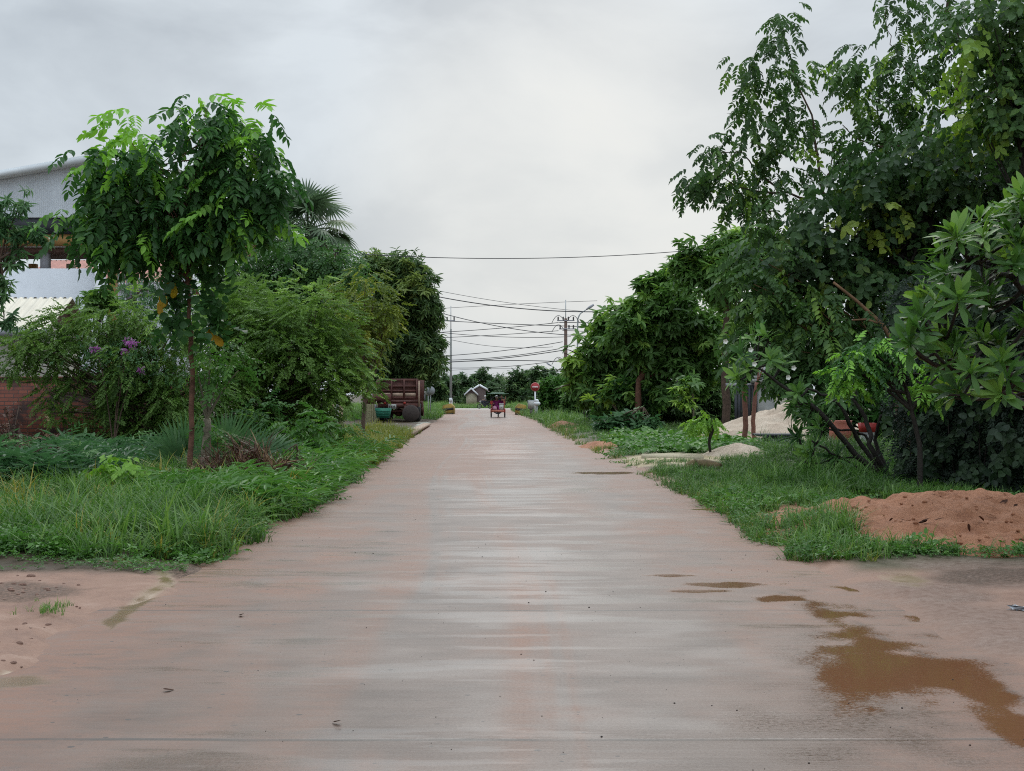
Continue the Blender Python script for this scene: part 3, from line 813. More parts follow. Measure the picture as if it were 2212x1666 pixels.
def tree(name, label, cat, base, D, clumps, tp, lm, ls, dens, trunk=None, tr=(0.08, 0.04), bark=None, seed=0, spread=None, layers=2,
         droop=0.35, young=0.06, basec=0.42, limbs=True, group=None, flat=0.85, limb_r=0.03, tight=0.34, hang=0.0, crown_name='crown', extra=None, root=None, zoff=0.0):
    """base = survey column of the foot; clumps = (column,row,radius[,nearer/farther m[,young]]) at distance D"""
    r = np.random.default_rng(500 + seed)
    bx = (base - 1106) / FD * D
    bz = gz(bx, D) - 0.05 + zoff
    t = thing(name, (bx, D, bz), label, cat, group) if root is None else root
    gb = Geo(); top = None
    if trunk is not None:
        pts = np.array([W(*p, D) if len(p) == 2 else W(p[0], p[1], D + p[2]) for p in trunk])
        pts = np.vstack([[bx, D, bz - 0.1], pts])
        ft = np.concatenate([bez(pts[i], pts[i + 1], n=4)[:-1] for i in range(len(pts) - 1)] + [pts[-1:]])
        ft[1:-1] += r.normal(size=ft[1:-1].shape) * tr[0] * 0.25
        gb.tube(ft, np.linspace(tr[0], tr[1], len(ft)) * (1 + 0.08 * r.normal(size=len(ft))), 9)
        top = ft
    gc = Geo()
    for cl in clumps:
        x, y, rp = cl[:3]; dd = cl[3] if len(cl) > 3 else 0.0; yg = cl[4] if len(cl) > 4 else young
        sp = (spread if spread is not None else rp * D / FD * 1.3)
        for k in range(layers):
            off = dd + (r.uniform(-1, 1) * sp if k else r.uniform(-0.3, 0.3) * sp)
            c = W(x + r.normal() * rp * 0.18 * (k > 0), y + r.normal() * rp * 0.14 * (k > 0), D + off)
            Rm = rp * (D + off) / FD
            c[2] = max(c[2], Rm * 0.35 + ground_h(np.array([c[0]]), np.array([c[1]]))[0])
            clump(gc, c, Rm, TP[tp], ls, dens, r, droop, yg, basec, flat, tight, hang=hang)
            if limbs and top is not None:
                j = r.integers(len(top) // 2, len(top))
                if c[2] > top[j][2] - 1.0 or True:
                    b = bez(top[j], c, sag=0.12 * np.linalg.norm(c - top[j]) * r.uniform(0.2, 1), n=6, side=r.normal() * 0.1)
                    gb.tube(b, np.linspace(limb_r, limb_r * 0.25, 6), 5, cap=False)
    if extra: extra(gb, gc, r)
    if gb.n: gb.build('trunk', bark or M_BARK, t, smooth=True)
    if gc.n: gc.build(crown_name, LM[lm], t)
    return t

# ---- sapling at the left, slim trunk, drooping compound leaves
SAP = [(450, 225, 28, 0, .8), (430, 262, 38), (575, 265, 32, 0, .7), (540, 300, 45), (490, 300, 42), (275, 300, 40, -.3, .85), (310, 320, 42, -.2, .6), (230, 345, 40), (185, 352, 26, 0, .6),
       (260, 385, 55), (330, 385, 50), (400, 355, 55), (470, 370, 60), (540, 370, 60), (600, 360, 40), (615, 400, 32), (580, 420, 55), (500, 430, 60), (430, 420, 50), (350, 440, 50),
       (290, 450, 45), (250, 430, 35), (150, 490, 42, .2, .7), (190, 500, 40), (240, 500, 40), (300, 510, 48), (335, 495, 34, -.4, .8), (350, 535, 40), (300, 545, 34), (470, 470, 40, -.4, .7), (455, 500, 32, -.3, .7),
       (530, 480, 40), (400, 490, 35), (470, 535, 24), (400, 545, 18)]
SAP = [(q[0] - max(0, q[0] - 480) * 0.25 + max(0, 300 - q[0]) * 0.12, (q[1] if q[1] < 440 else 440 + (q[1] - 440) * 0.62) + (22 if 310 < q[0] < 400 and q[1] < 380 else 0), q[2] * (0.6 if q[1] < 470 else 0.42), *q[3:]) for q in SAP]
SAPLOW = [(370, 600, 16), (450, 590, 20), (385, 655, 22), (455, 640, 20), (375, 690, 14), (462, 690, 12)]
sap = tree('sapling', 'tall slim-trunked sapling with drooping bright green leaf tips on the left verge', 'tree', 410, 25, SAP, 'pin7', 'teak', 0.58, 3.3,
           trunk=[(411, 960), (416, 850), (413, 720), (406, 620), (402, 560), (408, 480), (425, 380), (445, 270)], tr=(0.055, 0.018), bark=M_BARK_RED, seed=1, droop=0.55, young=0.12, basec=0.46, limb_r=0.013, layers=2, tight=0.3, hang=0.03)
r = np.random.default_rng(91)
g = Geo()
for x, y, rp in SAPLOW:
    c = W(x, y, 25 + r.uniform(-.3, .3)); n = 9
    p = c + r.normal(size=(n, 3)) * rp * 25 / FD * 0.6
    d = r.normal(size=(n, 3)) * 0.5; d[:, 2] -= 1.0
    scatter(g, TP['broad'], p, d, r.normal(size=(n, 3)) + [0, -0.6, 0.3], 0.42, 0.3 + r.normal(size=n) * 0.08, r)
g.build('lower_leaves', LM['teak'], sap)
g = Geo()
for x, y in ((368, 603), (378, 612), (344, 632), (340, 655), (447, 712), (460, 722), (452, 705), (360, 640)):
    c = W(x, y, 24.8)
    v, q = leaf6(c, np.array([r.normal() * 0.4, r.normal() * 0.3, -1]), np.array([r.normal() * 0.5, -1, 0.2]), 0.27, 0.15)
    g.add(v, q, None, 0.5 + r.normal() * 0.15)
g.build('yellow_leaves', LM['yellow'], sap)

# ---- pollarded small tree beside it
def pol(gb, gc, r):
    top = W(447, 905, 25.3)
    for x, y in ((425, 800), (440, 790), (470, 830), (515, 800), (400, 780), (455, 760)):
        gb.tube(bez(top, W(x, y, 25.3 + r.uniform(-.4, .4)), 0.12, 6), np.linspace(0.03, 0.008, 6), 6, cap=False)
tree('pollard_tree', 'short thick mossy trunk with cut top and thin new shoots beside the sapling', 'tree', 447, 25.3, [(425, 800, 22), (515, 800, 26), (470, 830, 22), (440, 770, 26), (490, 770, 24), (460, 930, 10)], 'small', 'weed', 0.32, 5,
     trunk=[(445, 990), (447, 905)], tr=(0.085, 0.07), bark=M_BARK_PALE, seed=2, limbs=False, extra=pol)

# ---- fan palm seedlings
def fanplant(label, base, D, fronds, lm='fan', name='fan_palm', cat='palm', size=0.74, seed=0):
    r = np.random.default_rng(seed + 700)
    bx = (base - 1106) / FD * D; bz = gz(bx, D)
    t = thing(name, (bx, D, bz), label, cat)
    g = Geo(); gs = Geo()
    for x, y, az, el, s in fronds:
        hub = W(x, y, D + r.uniform(-.3, .3))
        gs.tube(bez((bx, D, bz - .02), hub, 0.25, 6), np.linspace(0.018, 0.01, 6), 5)
        d = np.array([[math.cos(el) * math.cos(az), 0.35 * math.sin(az + 1) - 0.2, math.sin(el)]])
        u = np.array([[-d[0, 0] * 0.3 + r.normal() * .2, -1.0, 0.45]])
        scatter(g, TP['fan'], [hub - d[0] * .1], d, u, size * s, 0.45 + r.normal() * 0.12, r)
    gs.build('petioles', LM['fan'], t); g.build('fronds', LM[lm], t)
    return t
fanplant('large fan palm seedling with upright pleated fronds right of the pollarded trunk', 512, 26.2, [(505, 960, 1.4, 1.35, 1.0), (545, 985, 0.4, 0.7, .8), (480, 950, 2.2, 1.2, .8), (560, 1010, 0.1, 0.25, .9), (520, 1010, 1.0, .9, .7), (470, 1000, 2.8, 0.5, .6)], seed=1)
fanplant('dark fan palm seedling spreading left behind the sapling trunk', 385, 26.8, [(370, 985, 2.6, .7, .95), (350, 1010, 3.0, .35, .9), (400, 960, 1.8, 1.2, .9), (440, 985, 0.6, 1.0, .8), (395, 1020, 2.5, .3, .7)], seed=2)
fanplant('low arching fan palm seedling above the brown frond pile', 560, 27.0, [(575, 985, 0.3, .6, .9), (600, 985, 0.0, .2, .9), (555, 975, 1.2, 1.1, .8), (590, 1000, -.2, 0.0, .8)], seed=3)

# ---- hedge of feathery bushes along the left side
BUSH = [(500, 690, 60), (560, 680, 60), (620, 670, 55), (680, 680, 55), (730, 695, 38), (450, 720, 60), (540, 750, 75), (620, 750, 75), (700, 750, 70), (730, 765, 40), (735, 805, 30), (785, 808, 18), (770, 845, 18), (806, 835, 12), (500, 820, 75), (590, 830, 80),
        (680, 830, 75), (690, 845, 44), (560, 900, 55), (630, 895, 50), (670, 890, 36), (700, 870, 24), (500, 900, 50)]
tree('feathery_bush', 'broad sprawling light green feathery bush filling the left roadside behind the sapling', 'bush', 620, 36, BUSH, 'feather', 'feather', 0.36, 4.6, trunk=[(610, 900), (620, 820)], tr=(0.12, 0.07), seed=4, droop=0.15, young=0.08, layers=3, basec=0.45, flat=0.75)
BUSH2 = [(30, 785, 28), (75, 745, 32), (100, 730, 45), (160, 715, 45), (230, 695, 45), (300, 700, 50), (370, 710, 50), (50, 760, 34), (135, 775, 40), (210, 775, 48), (290, 780, 60), (370, 790, 55), (420, 850, 55), (350, 860, 60), (280, 860, 55),
         (235, 850, 40), (165, 835, 26), (105, 850, 13), (120, 893, 12), (265, 920, 38), (320, 930, 50), (390, 920, 45), (180, 905, 14), (440, 930, 40)]
tree('feathery_bush', 'dense feathery bush leaning over the red brick wall with magenta blossoms beside it', 'bush', 300, 33, BUSH2, 'feather', 'feather', 0.34, 4.8, trunk=[(290, 930), (280, 850)], tr=(0.1, 0.06), seed=5, droop=0.3, young=0.06, layers=3, basec=0.40, flat=0.75)
# bougainvillea
r = np.random.default_rng(12)
bg_ = thing('bougainvillea', (*G(245, 1010), 0.0), 'arching bougainvillea twigs with magenta blossoms over the feathery bush', 'flower shrub')
ORG[bg_.name] = np.array(bg_.location)
M_MAG = leafmat('magenta_bract', (0.4, 0.09, 0.38), (0.58, 0.2, 0.56), (0.7, 0.38, 0.68), trans=0.3)
g = Geo(); gt = Geo(); gl_ = Geo()
B0 = W(245, 1000, 32)
for x, y, s in ((205, 755, .10), (283, 742, .13), (268, 758, .05), (303, 800, .05)):
    c = W(x, y, 32.0)
    gt.tube(bez(B0 + [0, 0, .3], c, 0.8, 8), np.linspace(0.02, 0.006, 8), 5, cap=False)
    n = int(34 * s / .1)
    scatter(g, TP['broad'], c + r.normal(size=(n, 3)) * s * 0.45, r.normal(size=(n, 3)), r.normal(size=(n, 3)), 0.075, 0.5 + r.normal(size=n) * .2, r)
    n = 40
    scatter(gl_, TP['small'], c + r.normal(size=(n, 3)) * [0.45, .3, .15] + [0.1, 0.1, -0.12], r.normal(size=(n, 3)), np.array([0, 0, 1.]) + r.normal(size=(n, 3)) * .4, 0.2, 0.5 + r.normal(size=n) * .1, r)
gt.build('twigs', M_BARK, bg_); gl_.build('leaves', LM['sage'], bg_); g.build('blossoms', M_MAG, bg_)

# light airy shrub in front of the white wall, papaya-like shoot
tree('airy_shrub', 'thin airy pale shrub standing before the white parapet wall', 'shrub', 290, 44, [(270, 640, 26), (300, 610, 22), (320, 640, 28), (285, 670, 28), (330, 600, 14), (245, 660, 18)], 'feather', 'sage', 0.4, 2.6, trunk=[(290, 800), (292, 640)], tr=(0.05, 0.02), seed=6, layers=2)
tree('slender_shrub', 'small drooping shrub with a dark stem above the cream shed roof', 'shrub', 214, 42, [(195, 655, 16), (225, 650, 18), (210, 668, 14), (240, 668, 12)], 'row', 'row', 0.3, 4, trunk=[(214, 800), (214, 655)], tr=(0.05, 0.03), bark=M_BARK_DARK, seed=7)
tree('roadside_tree', 'tree at the left picture edge with long drooping leaves before the grey cladding', 'tree', -30, 27, [(8, 445, 22), (45, 445, 18), (20, 490, 18), (60, 500, 12), (35, 515, 14), (82, 515, 10), (40, 562, 9), (5, 650, 8), (-30, 470, 25), (5, 620, 12), (8, 700, 9)],
     'mango', 'sage', 0.24, 1.0, trunk=[(-35, 800), (-25, 650), (0, 560)], tr=(0.1, 0.05), seed=8, droop=0.6, basec=0.55, young=0.2, layers=1)

# climber-smothered trees, yellowish bush, mango
CL = [(540, 565, 42), (600, 555, 45), (650, 565, 40), (700, 570, 36), (560, 620, 45), (620, 610, 45), (680, 600, 50), (730, 590, 40), (660, 650, 50), (720, 640, 45), (600, 660, 45), (510, 590, 25), (520, 640, 35), (480, 620, 25), (540, 700, 50), (640, 710, 50), (720, 700, 40)]
tree('smothered_tree', 'dark rounded tree smothered by climbers below the sugar palms', 'tree', 620, 55, CL, 'small', 'climber', 0.5, 9.0, trunk=[(620, 850), (620, 700)], tr=(0.2, 0.1), seed=9, droop=0.45, layers=2, tight=0.5, young=0.04)
tree('light_bush', 'bright light green bush top between the sapling trunk and the smothered tree', 'bush', 520, 47, [(500, 625, 35), (540, 650, 35), (480, 660, 35), (530, 690, 40), (460, 640, 20)], 'feather', 'feather', 0.45, 4.5, trunk=[(520, 820), (520, 690)], tr=(0.1, 0.06), seed=10, young=0.2, basec=0.55)
YB = [(790, 610, 26), (770, 640, 38), (810, 640, 26), (780, 690, 45), (820, 680, 30), (840, 665, 16), (790, 735, 32), (825, 720, 16), (760, 720, 35), (780, 765, 24), (845, 690, 14)]
tree('yellowish_tree', 'yellowish green slender tree in front of the dark mango tree', 'tree', 785, 50, YB, 'feather', 'olive', 0.5, 4.8, trunk=[(785, 880), (785, 740)], tr=(0.09, 0.05), seed=11, young=0.12, basec=0.5)
MG = [(850, 580, 32), (800, 580, 25), (880, 595, 30), (830, 620, 50), (890, 640, 45), (860, 680, 50), (905, 690, 38), (925, 740, 26), (880, 740, 50), (850, 780, 45), (910, 790, 36), (935, 770, 14), (880, 810, 26), (800, 660, 60), (800, 760, 60), (840, 830, 30)]
tree('mango_tree', 'large dense dark mango tree rising behind the dump truck', 'tree', 860, 98, MG, 'mango', 'mango', 0.62, 6.5, trunk=[(860, 860), (865, 720)], tr=(0.35, 0.2), seed=12, droop=0.4, layers=3, basec=0.5, young=0.07)

# sugar palms
def sugar_palm(label, base, D, hub, n, seed, size):
    r = np.random.default_rng(seed + 800)
    bx = (base - 1106) / FD * D; bz = gz(bx, D)
    t = thing('sugar_palm', (bx, D, bz), label, 'palm', 'sugar palms behind the left bushes')
    H = W(*hub, D)
    g = Geo(); gd = Geo(); gs = Geo(); gt = Geo()
    gt.tube(bez((bx, D, bz - .2), H, 0, 10, 0.2), np.linspace(0.28, 0.2, 10) * (1 + 0.04 * np.sin(np.arange(10) * 9)), 12)
    gt.build('trunk', M_BARK, t, smooth=True)
    for k in range(n):
        az = 2.399 * k + r.normal() * .15; el = 1.35 - 2.0 * ((k + .5) / n) + r.normal() * .1
        d = np.array([math.cos(el) * math.cos(az), math.cos(el) * math.sin(az), math.sin(el)])
        pl = r.uniform(1.1, 1.45) * size
        e = H + d * pl; e[2] -= 0.12 * pl
        gs.tube(bez(H, e, 0.12, 5), np.linspace(0.045, 0.025, 5), 5)
        f = d.copy(); f[2] -= 0.45; dead = el < -0.42
        u = np.array([-d[0] * d[2] + r.normal() * .35, -d[1] * d[2] + r.normal() * .35, 1.0])
        scatter(gd if dead else g, TP['fanp'], [e], [f], [u], size * r.uniform(.85, 1.05), 0.45 + r.normal() * .12, r)
    gs.build('leaf_stalks', LM['palm'], t); g.build('fronds', LM['palm'], t)
    if gd.n: gd.build('dead_fronds', LM['brown'], t)
sugar_palm('sugar palm with stiff fan fronds standing clear right of the sapling crown', 655, 70, (667, 497), 32, 1, 1.28)
sugar_palm('sugar palm with hanging dry fronds half hidden behind the sapling crown', 535, 68, (538, 500), 26, 2, 1.0)

# ================================================================== right side trees
TALL = [(1690, 55, 30), (1700, 100, 45), (1660, 160, 42), (1715, 180, 50), (1620, 130, 20), (1690, 245, 52), (1625, 270, 36), (1640, 215, 36), (1740, 260, 32), (1600, 340, 42), (1545, 325, 24), (1510, 365, 22), (1495, 395, 16), (1650, 320, 45),
        (1665, 375, 50), (1720, 360, 48), (1640, 425, 45), (1700, 430, 48), (1575, 395, 26), (1600, 420, 22), (1660, 470, 40), (1710, 490, 40),
        (1870, 115, 36), (1835, 160, 30), (1905, 170, 40), (1860, 225, 50), (1840, 290, 36), (1920, 235, 50), (1900, 290, 45), (1880, 340, 40), (1840, 345, 26),
        (1910, 5, 30), (1985, 30, 40), (1970, 100, 45), (1980, 175, 45), (2040, 110, 40), (2000, 240, 60), (2080, 60, 50), (2085, 180, 55), (2110, -20, 60), (2060, 290, 60)]
TALL = [(q[0], q[1], q[2] * (0.76 if q[0] < 1960 else 0.9)) for q in TALL]
def tall_limbs(gb, gc, r):
    D = 33
    def lb(pts, r0, r1):
        P = np.array([W(x, y, D + d) for x, y, d in pts])
        P = np.concatenate([bez(P[i], P[i + 1], n=4)[:-1] for i in range(len(P) - 1)] + [P[-1:]])
        P[1:-1] += r.normal(size=P[1:-1].shape) * 0.03
        gb.tube(P, np.linspace(r0, r1, len(P)), 7)
    lb([(1935, 600, 0), (1880, 500, .2), (1810, 450, 0), (1780, 420, 0), (1757, 300, 0), (1750, 250, .2), (1705, 120, .2), (1690, 50, 0)], 0.055, 0.01)
    lb([(1795, 440, 0), (1700, 420, .1), (1600, 405, 0), (1545, 380, 0)], 0.035, 0.008)
    lb([(1700, 425, 0), (1650, 380, .1), (1600, 330, 0), (1520, 330, 0)], 0.03, 0.006)
    lb([(1770, 420, 0), (1790, 375, 0), (1830, 340, .2), (1865, 345, 0), (1890, 375, 0)], 0.025, 0.012)
    lb([(1690, 470, 0), (1640, 445, .1), (1600, 455, 0), (1555, 450, 0)], 0.02, 0.004)
    lb([(2000, 350, 0), (2010, 250, 0), (2070, 230, 0), (2078, 120, 0), (2050, 20, 0), (2040, -60, 0)], 0.08, 0.045)
    lb([(1975, 180, 0), (1930, 110, 0), (1918, 60, 0), (1912, 20, 0)], 0.016, 0.004)
    lb([(2000, 330, 0), (1900, 315, 0), (1850, 300, 0), (1820, 270, 0)], 0.03, 0.01)
    lb([(1640, 320, 0), (1610, 260, 0), (1570, 245, .2)], 0.012, 0.003)
    lb([(1790, 370, 0), (1800, 330, 0), (1796, 300, .2)], 0.014, 0.004)
tree('tall_tree', 'tall open-limbed tree at the upper right with two leafy spires against the sky', 'tree', 1960, 33, TALL, 'pin', 'big', 0.42, 3.0,
     trunk=[(1945, 850), (1925, 700), (1960, 520), (2000, 350)], tr=(0.13, 0.06), bark=M_BARK, seed=20, droop=0.55, young=0.05, basec=0.45, extra=tall_limbs, layers=2, limb_r=0.018, spread=0.9, limbs=False, tight=0.42, hang=0.08)
COV = [(1790, 480, 60), (1850, 430, 60), (1920, 380, 65), (2000, 350, 70), (2080, 330, 70), (2150, 380, 80), (1740, 530, 60), (1820, 540, 65), (1900, 500, 70), (1980, 450, 75), (2060, 420, 75), (2130, 470, 70), (1960, 550, 70), (2040, 530, 60),
       (1880, 600, 65), (1700, 600, 55), (1780, 620, 60), (1950, 640, 55), (2210, 330, 90), (2210, 440, 70)]
tree('vine_covered_tree', 'massive dark rounded tree draped with broad heart-shaped climber leaves at the right', 'tree', 2030, 30, COV, 'broad', 'vine', 0.42, 3.6, trunk=[(2030, 860), (2020, 650), (2010, 480)], tr=(0.28, 0.14), bark=M_BARK_DARK, seed=21, droop=0.55, young=0.05, layers=2, basec=0.42, limb_r=0.05)
UPR = [(2140, 40, 60), (2200, 30, 60), (2190, 120, 65), (2130, 130, 60), (2150, 210, 65), (2215, 220, 60), (2120, 270, 55), (2200, 300, 60), (2260, 100, 80), (2260, 250, 80), (2180, -50, 70)]
tree('tall_tree', 'leafy tree with yellow-green shoots filling the top right corner', 'tree', 2230, 27, UPR, 'broad', 'big', 0.4, 2.8, trunk=[(2230, 700), (2220, 400), (2200, 200)], tr=(0.2, 0.08), bark=M_BARK_DARK, seed=22, droop=0.5, young=0.14, layers=2, basec=0.45)
LOWB = [(1640, 560, 45), (1690, 610, 55), (1620, 620, 45), (1650, 670, 40), (1690, 680, 55), (1760, 690, 60), (1840, 680, 55), (1640, 740, 55), (1720, 760, 60), (1800, 760, 60), (1715, 805, 32), (1770, 830, 42), (1870, 740, 50), (1900, 680, 40), (1740, 810, 28)]
def orange_limb(gb, gc, r):
    for pts, a in (([(1960, 790), (1905, 700), (1850, 650), (1800, 610)], .05), ([(1905, 700), (1870, 690), (1840, 692)], .03)):
        P = np.array([W(x, y, 28.4) for x, y in pts])
        P = np.concatenate([bez(P[i], P[i + 1], n=4)[:-1] for i in range(len(P) - 1)] + [P[-1:]])
        gb.tube(P, np.linspace(a, a * .5, len(P)), 7)
tree('leaning_tree', 'spreading dark green tree with an orange-brown slanting limb above the sand heap', 'tree', 1980, 29.5, LOWB, 'pin', 'big', 0.45, 3.6, trunk=[(1965, 860), (1955, 790)], tr=(0.14, 0.08), bark=solid('orange_bark', (.19, .105, .055), .85, var=.35, bump=.4), seed=23, droop=0.45, young=0.05, layers=2, basec=0.5, extra=orange_limb)

# frangipani at the right edge (rosettes of long blunt leaves)
def frangipani(label, base, D, ros, stems, seed, ls, lm='frangi', spread=0.8, flowers=(), nper=3, bark=None):
    r = np.random.default_rng(seed + 900)
    bx = (base - 1106) / FD * D; bz = gz(bx, D)
    t = thing('frangipani_tree', (bx, D, bz), label, 'tree')
    g = Geo(); gb = Geo(); gf = Geo()
    P0 = np.array([bx, D, bz - .05]); SP = []
    for pts, r0, r1 in stems:
        P = np.array([P0] + [W(x, y, D + d) for x, y, d in pts])
        P = np.concatenate([bez(P[i], P[i + 1], n=5, side=r.normal() * .04)[:-1] for i in range(len(P) - 1)] + [P[-1:]])
        P[2:-1] += r.normal(size=P[2:-1].shape) * 0.015
        gb.tube(P, np.linspace(r0, r1, len(P)), 8); SP.append(P[4:])
    SP = np.vstack(SP)
    for x, y, rp in ros:
        for k in range(nper):
            c = W(x + r.normal() * rp * .5, y + r.normal() * rp * .5, D + r.uniform(-1, 1) * spread)
            j = np.argmin(np.linalg.norm(SP - c, axis=1))
            gb.tube(bez(SP[j], c, -0.1, 5), np.linspace(0.022, 0.014, 5), 6, cap=False)
            d = c - SP[j] * 0.6 - P0 * 0.4; d = d / np.linalg.norm(d) + r.normal(size=3) * .35 + [0, -0.15, 0.4]
            # the rosette axis is local Z of the template
            u = d / np.linalg.norm(d); a = np.cross(u, r.normal(size=3))
            scatter(g, TP['frangi'], [c], [a], [u], ls * r.uniform(.8, 1.15), 0.45 + r.normal() * .12 + (0.25 if r.random() < .15 else 0), r)
    for x, y in flowers:
        c = W(x, y, D - 0.9); gf = Geo()
        for k in range(1):
            cc = c + r.normal(size=3) * 0.05
            for q in range(5):
                az = q * 1.2566; dd = np.array([math.cos(az), -0.8, math.sin(az)])
                v, qq = leaf6(cc, dd, np.array([-.5 * math.cos(az), -1, -.5 * math.sin(az)]), 0.055, 0.045); gf.add(v, qq)
        gf.build('flower', M_WHITEFLOWER, t)
    gb.build('stems', bark or M_BARK_DARK, t, smooth=True); g.build('crown', LM[lm], t)
    return t
M_WHITEFLOWER = solid('white_petal', (0.75, 0.75, 0.68), 0.5, var=0.05)
FR = [(2195, 445, 24), (2160, 480, 26), (2110, 515, 28), (2075, 535, 20), (2190, 520, 28), (2140, 560, 28), (2055, 575, 22), (2205, 600, 28), (2120, 610, 28), (2050, 620, 26), (2010, 650, 24), (2080, 660, 28), (2160, 660, 28), (1995, 690, 20), (2010, 720, 26),
      (2070, 735, 28), (2140, 740, 28), (2205, 710, 28), (2040, 790, 22), (2095, 800, 24), (1985, 760, 16), (2180, 800, 28), (2150, 850, 20), (2230, 480, 40), (2240, 650, 40), (2060, 850, 16), (2200, 560, 30)]
frangipani('big bright frangipani with rosettes of long blunt leaves at the right picture edge', 2420, 16, FR,
           [([(2380, 1000, 0), (2260, 860, 0), (2150, 790, -.3), (2040, 740, -.2)], .09, .02), ([(2390, 900, .4), (2280, 700, .3), (2180, 600, .2), (2100, 560, 0)], .08, .02), ([(2360, 980, -.4), (2260, 900, -.5), (2150, 840, -.5), (2060, 800, -.4)], .06, .018), ([(2400, 850, 0), (2300, 600, 0), (2220, 480, 0)], .07, .02)],
           1, 0.30, spread=1.0)
FR2 = [(1690, 800, 22), (1720, 850, 24), (1660, 760, 22), (1722, 880, 12), (1750, 900, 22), (1730, 950, 22), (1780, 920, 18), (1760, 970, 16), (1640, 730, 18), (1605, 765, 12), (1625, 800, 12), (1800, 860, 18), (1810, 990, 12), (1900, 880, 20), (1940, 870, 16), (1600, 820, 10)]
frangipani('dark-stemmed multi-trunk frangipani with white flowers beside the sand heap', 1925, 25.5, FR2,
           [([(1830, 960, 0), (1770, 890, 0), (1700, 840, .2), (1630, 790, .2)], .06, .02), ([(1860, 960, .2), (1830, 900, 0), (1800, 860, 0), (1745, 840, 0)], .05, .02), ([(1880, 960, -.2), (1868, 900, 0), (1850, 850, 0), (1820, 830, 0)], .055, .02), ([(1835, 1000, 0), (1790, 975, -.2), (1750, 950, -.3)], .03, .015), ([(1890, 950, .3), (1905, 900, 0), (1930, 870, 0)], .045, .02), ([(1870, 940, .3), (1840, 930, .2), (1800, 925, 0)], .03, .015),
            ([(1960, 960, .2), (1940, 900, .3), (1880, 860, .2)], .03, .02), ([(1900, 1010, 0), (1850, 985, .2), (1740, 1000, .1)], .03, .012)],
           2, 0.34, lm='climber', spread=0.7, flowers=[(1717, 793), (1577, 740), (1622, 745), (1640, 778), (1708, 822), (1950, 862)], nper=2)
# small tree with bright new leaves
BR = [(1850, 765, 18, 0, .9), (1822, 790, 20, 0, .8), (1812, 828, 14, 0, .9), (1850, 815, 20, 0, .3), (1885, 760, 18), (1905, 745, 14), (1885, 800, 16), (1940, 770, 18), (2008, 812, 10, 0, .9), (1995, 832, 8, 0, .9), (2040, 800, 16)]
tree('bright_leaf_tree', 'small tree with a hanging spray of bright yellow-green leaves before the dark hedge', 'tree', 1990, 22.5, BR, 'pin7', 'teak', 0.3, 4.0, trunk=[(1985, 960), (1960, 850), (1920, 790)], tr=(0.05, 0.025), bark=M_BARK_DARK, seed=24, droop=0.6, young=0.1, basec=0.5, layers=2)
# dark creeper hedge on the right
r = np.random.default_rng(77)
hx = W(1930, 900, 25)[0]
hd = thing('creeper_hedge', (8.2, 21.5, gz(8.2, 21.5)), 'very dark tall creeper-hung hedge with thin stems behind the red soil mound', 'hedge')
g = Geo(); gs = Geo(); gw = Geo()
n = 26000
tt = r.random(n)
px = 7.05 + tt * 4.4; pyy = 25.2 - tt * 6.4
zz = r.random(n) ** 0.9 * (3.3 + 0.9 * fbm(tt * 7, tt * 0, 3, 4))
off = r.normal(size=n) * 0.28
p = np.stack([px + off * .8 + r.normal(size=n) * .1, pyy + off * .55, ground_h(px, pyy) + zz], -1)
d = np.stack([-0.6 + r.normal(size=n) * .4, -0.8 + r.normal(size=n) * .4, -0.9 + r.normal(size=n) * .4], -1)
scatter(g, TP['small'], p, d, np.array([-0.4, -0.7, 0.6]) + r.normal(size=(n, 3)) * .3, 0.2 * r.uniform(.7, 1.3, n), 0.42 + r.normal(size=n) * .14, r)
n = 420; tt = r.random(n); px = 6.9 + tt * 4.4; pyy = 24.8 - tt * 6.4
p = np.stack([px - .25 + r.normal(size=n) * .2, pyy - .2 + r.normal(size=n) * .2, ground_h(px, pyy) + r.random(n) * 3.4], -1)
scatter(g, TP['broad'], p, np.stack([-.6 + r.normal(size=n) * .5, -.8 + r.normal(size=n) * .4, -.8 + r.normal(size=n) * .4], -1), np.array([-.4, -.7, .7]) + r.normal(size=(n, 3)) * .4, .34 * r.uniform(.6, 1.3, n), .8 + r.normal(size=n) * .2, r)
for k in range(34):
    t_ = r.random(); x = 7.0 + t_ * 4.4; y = 25.1 - t_ * 6.4
    gs.tube(bez((x - .2, y - .3, gz(x, y) - .05), (x - .15 + r.normal() * .15, y - .2, r.uniform(1.2, 3)), 0, 6, r.normal() * .2), np.linspace(.016, .007, 6), 5)
gs.build('stems', M_BARK_DARK, hd); g.build('foliage', LM['hedge'], hd)
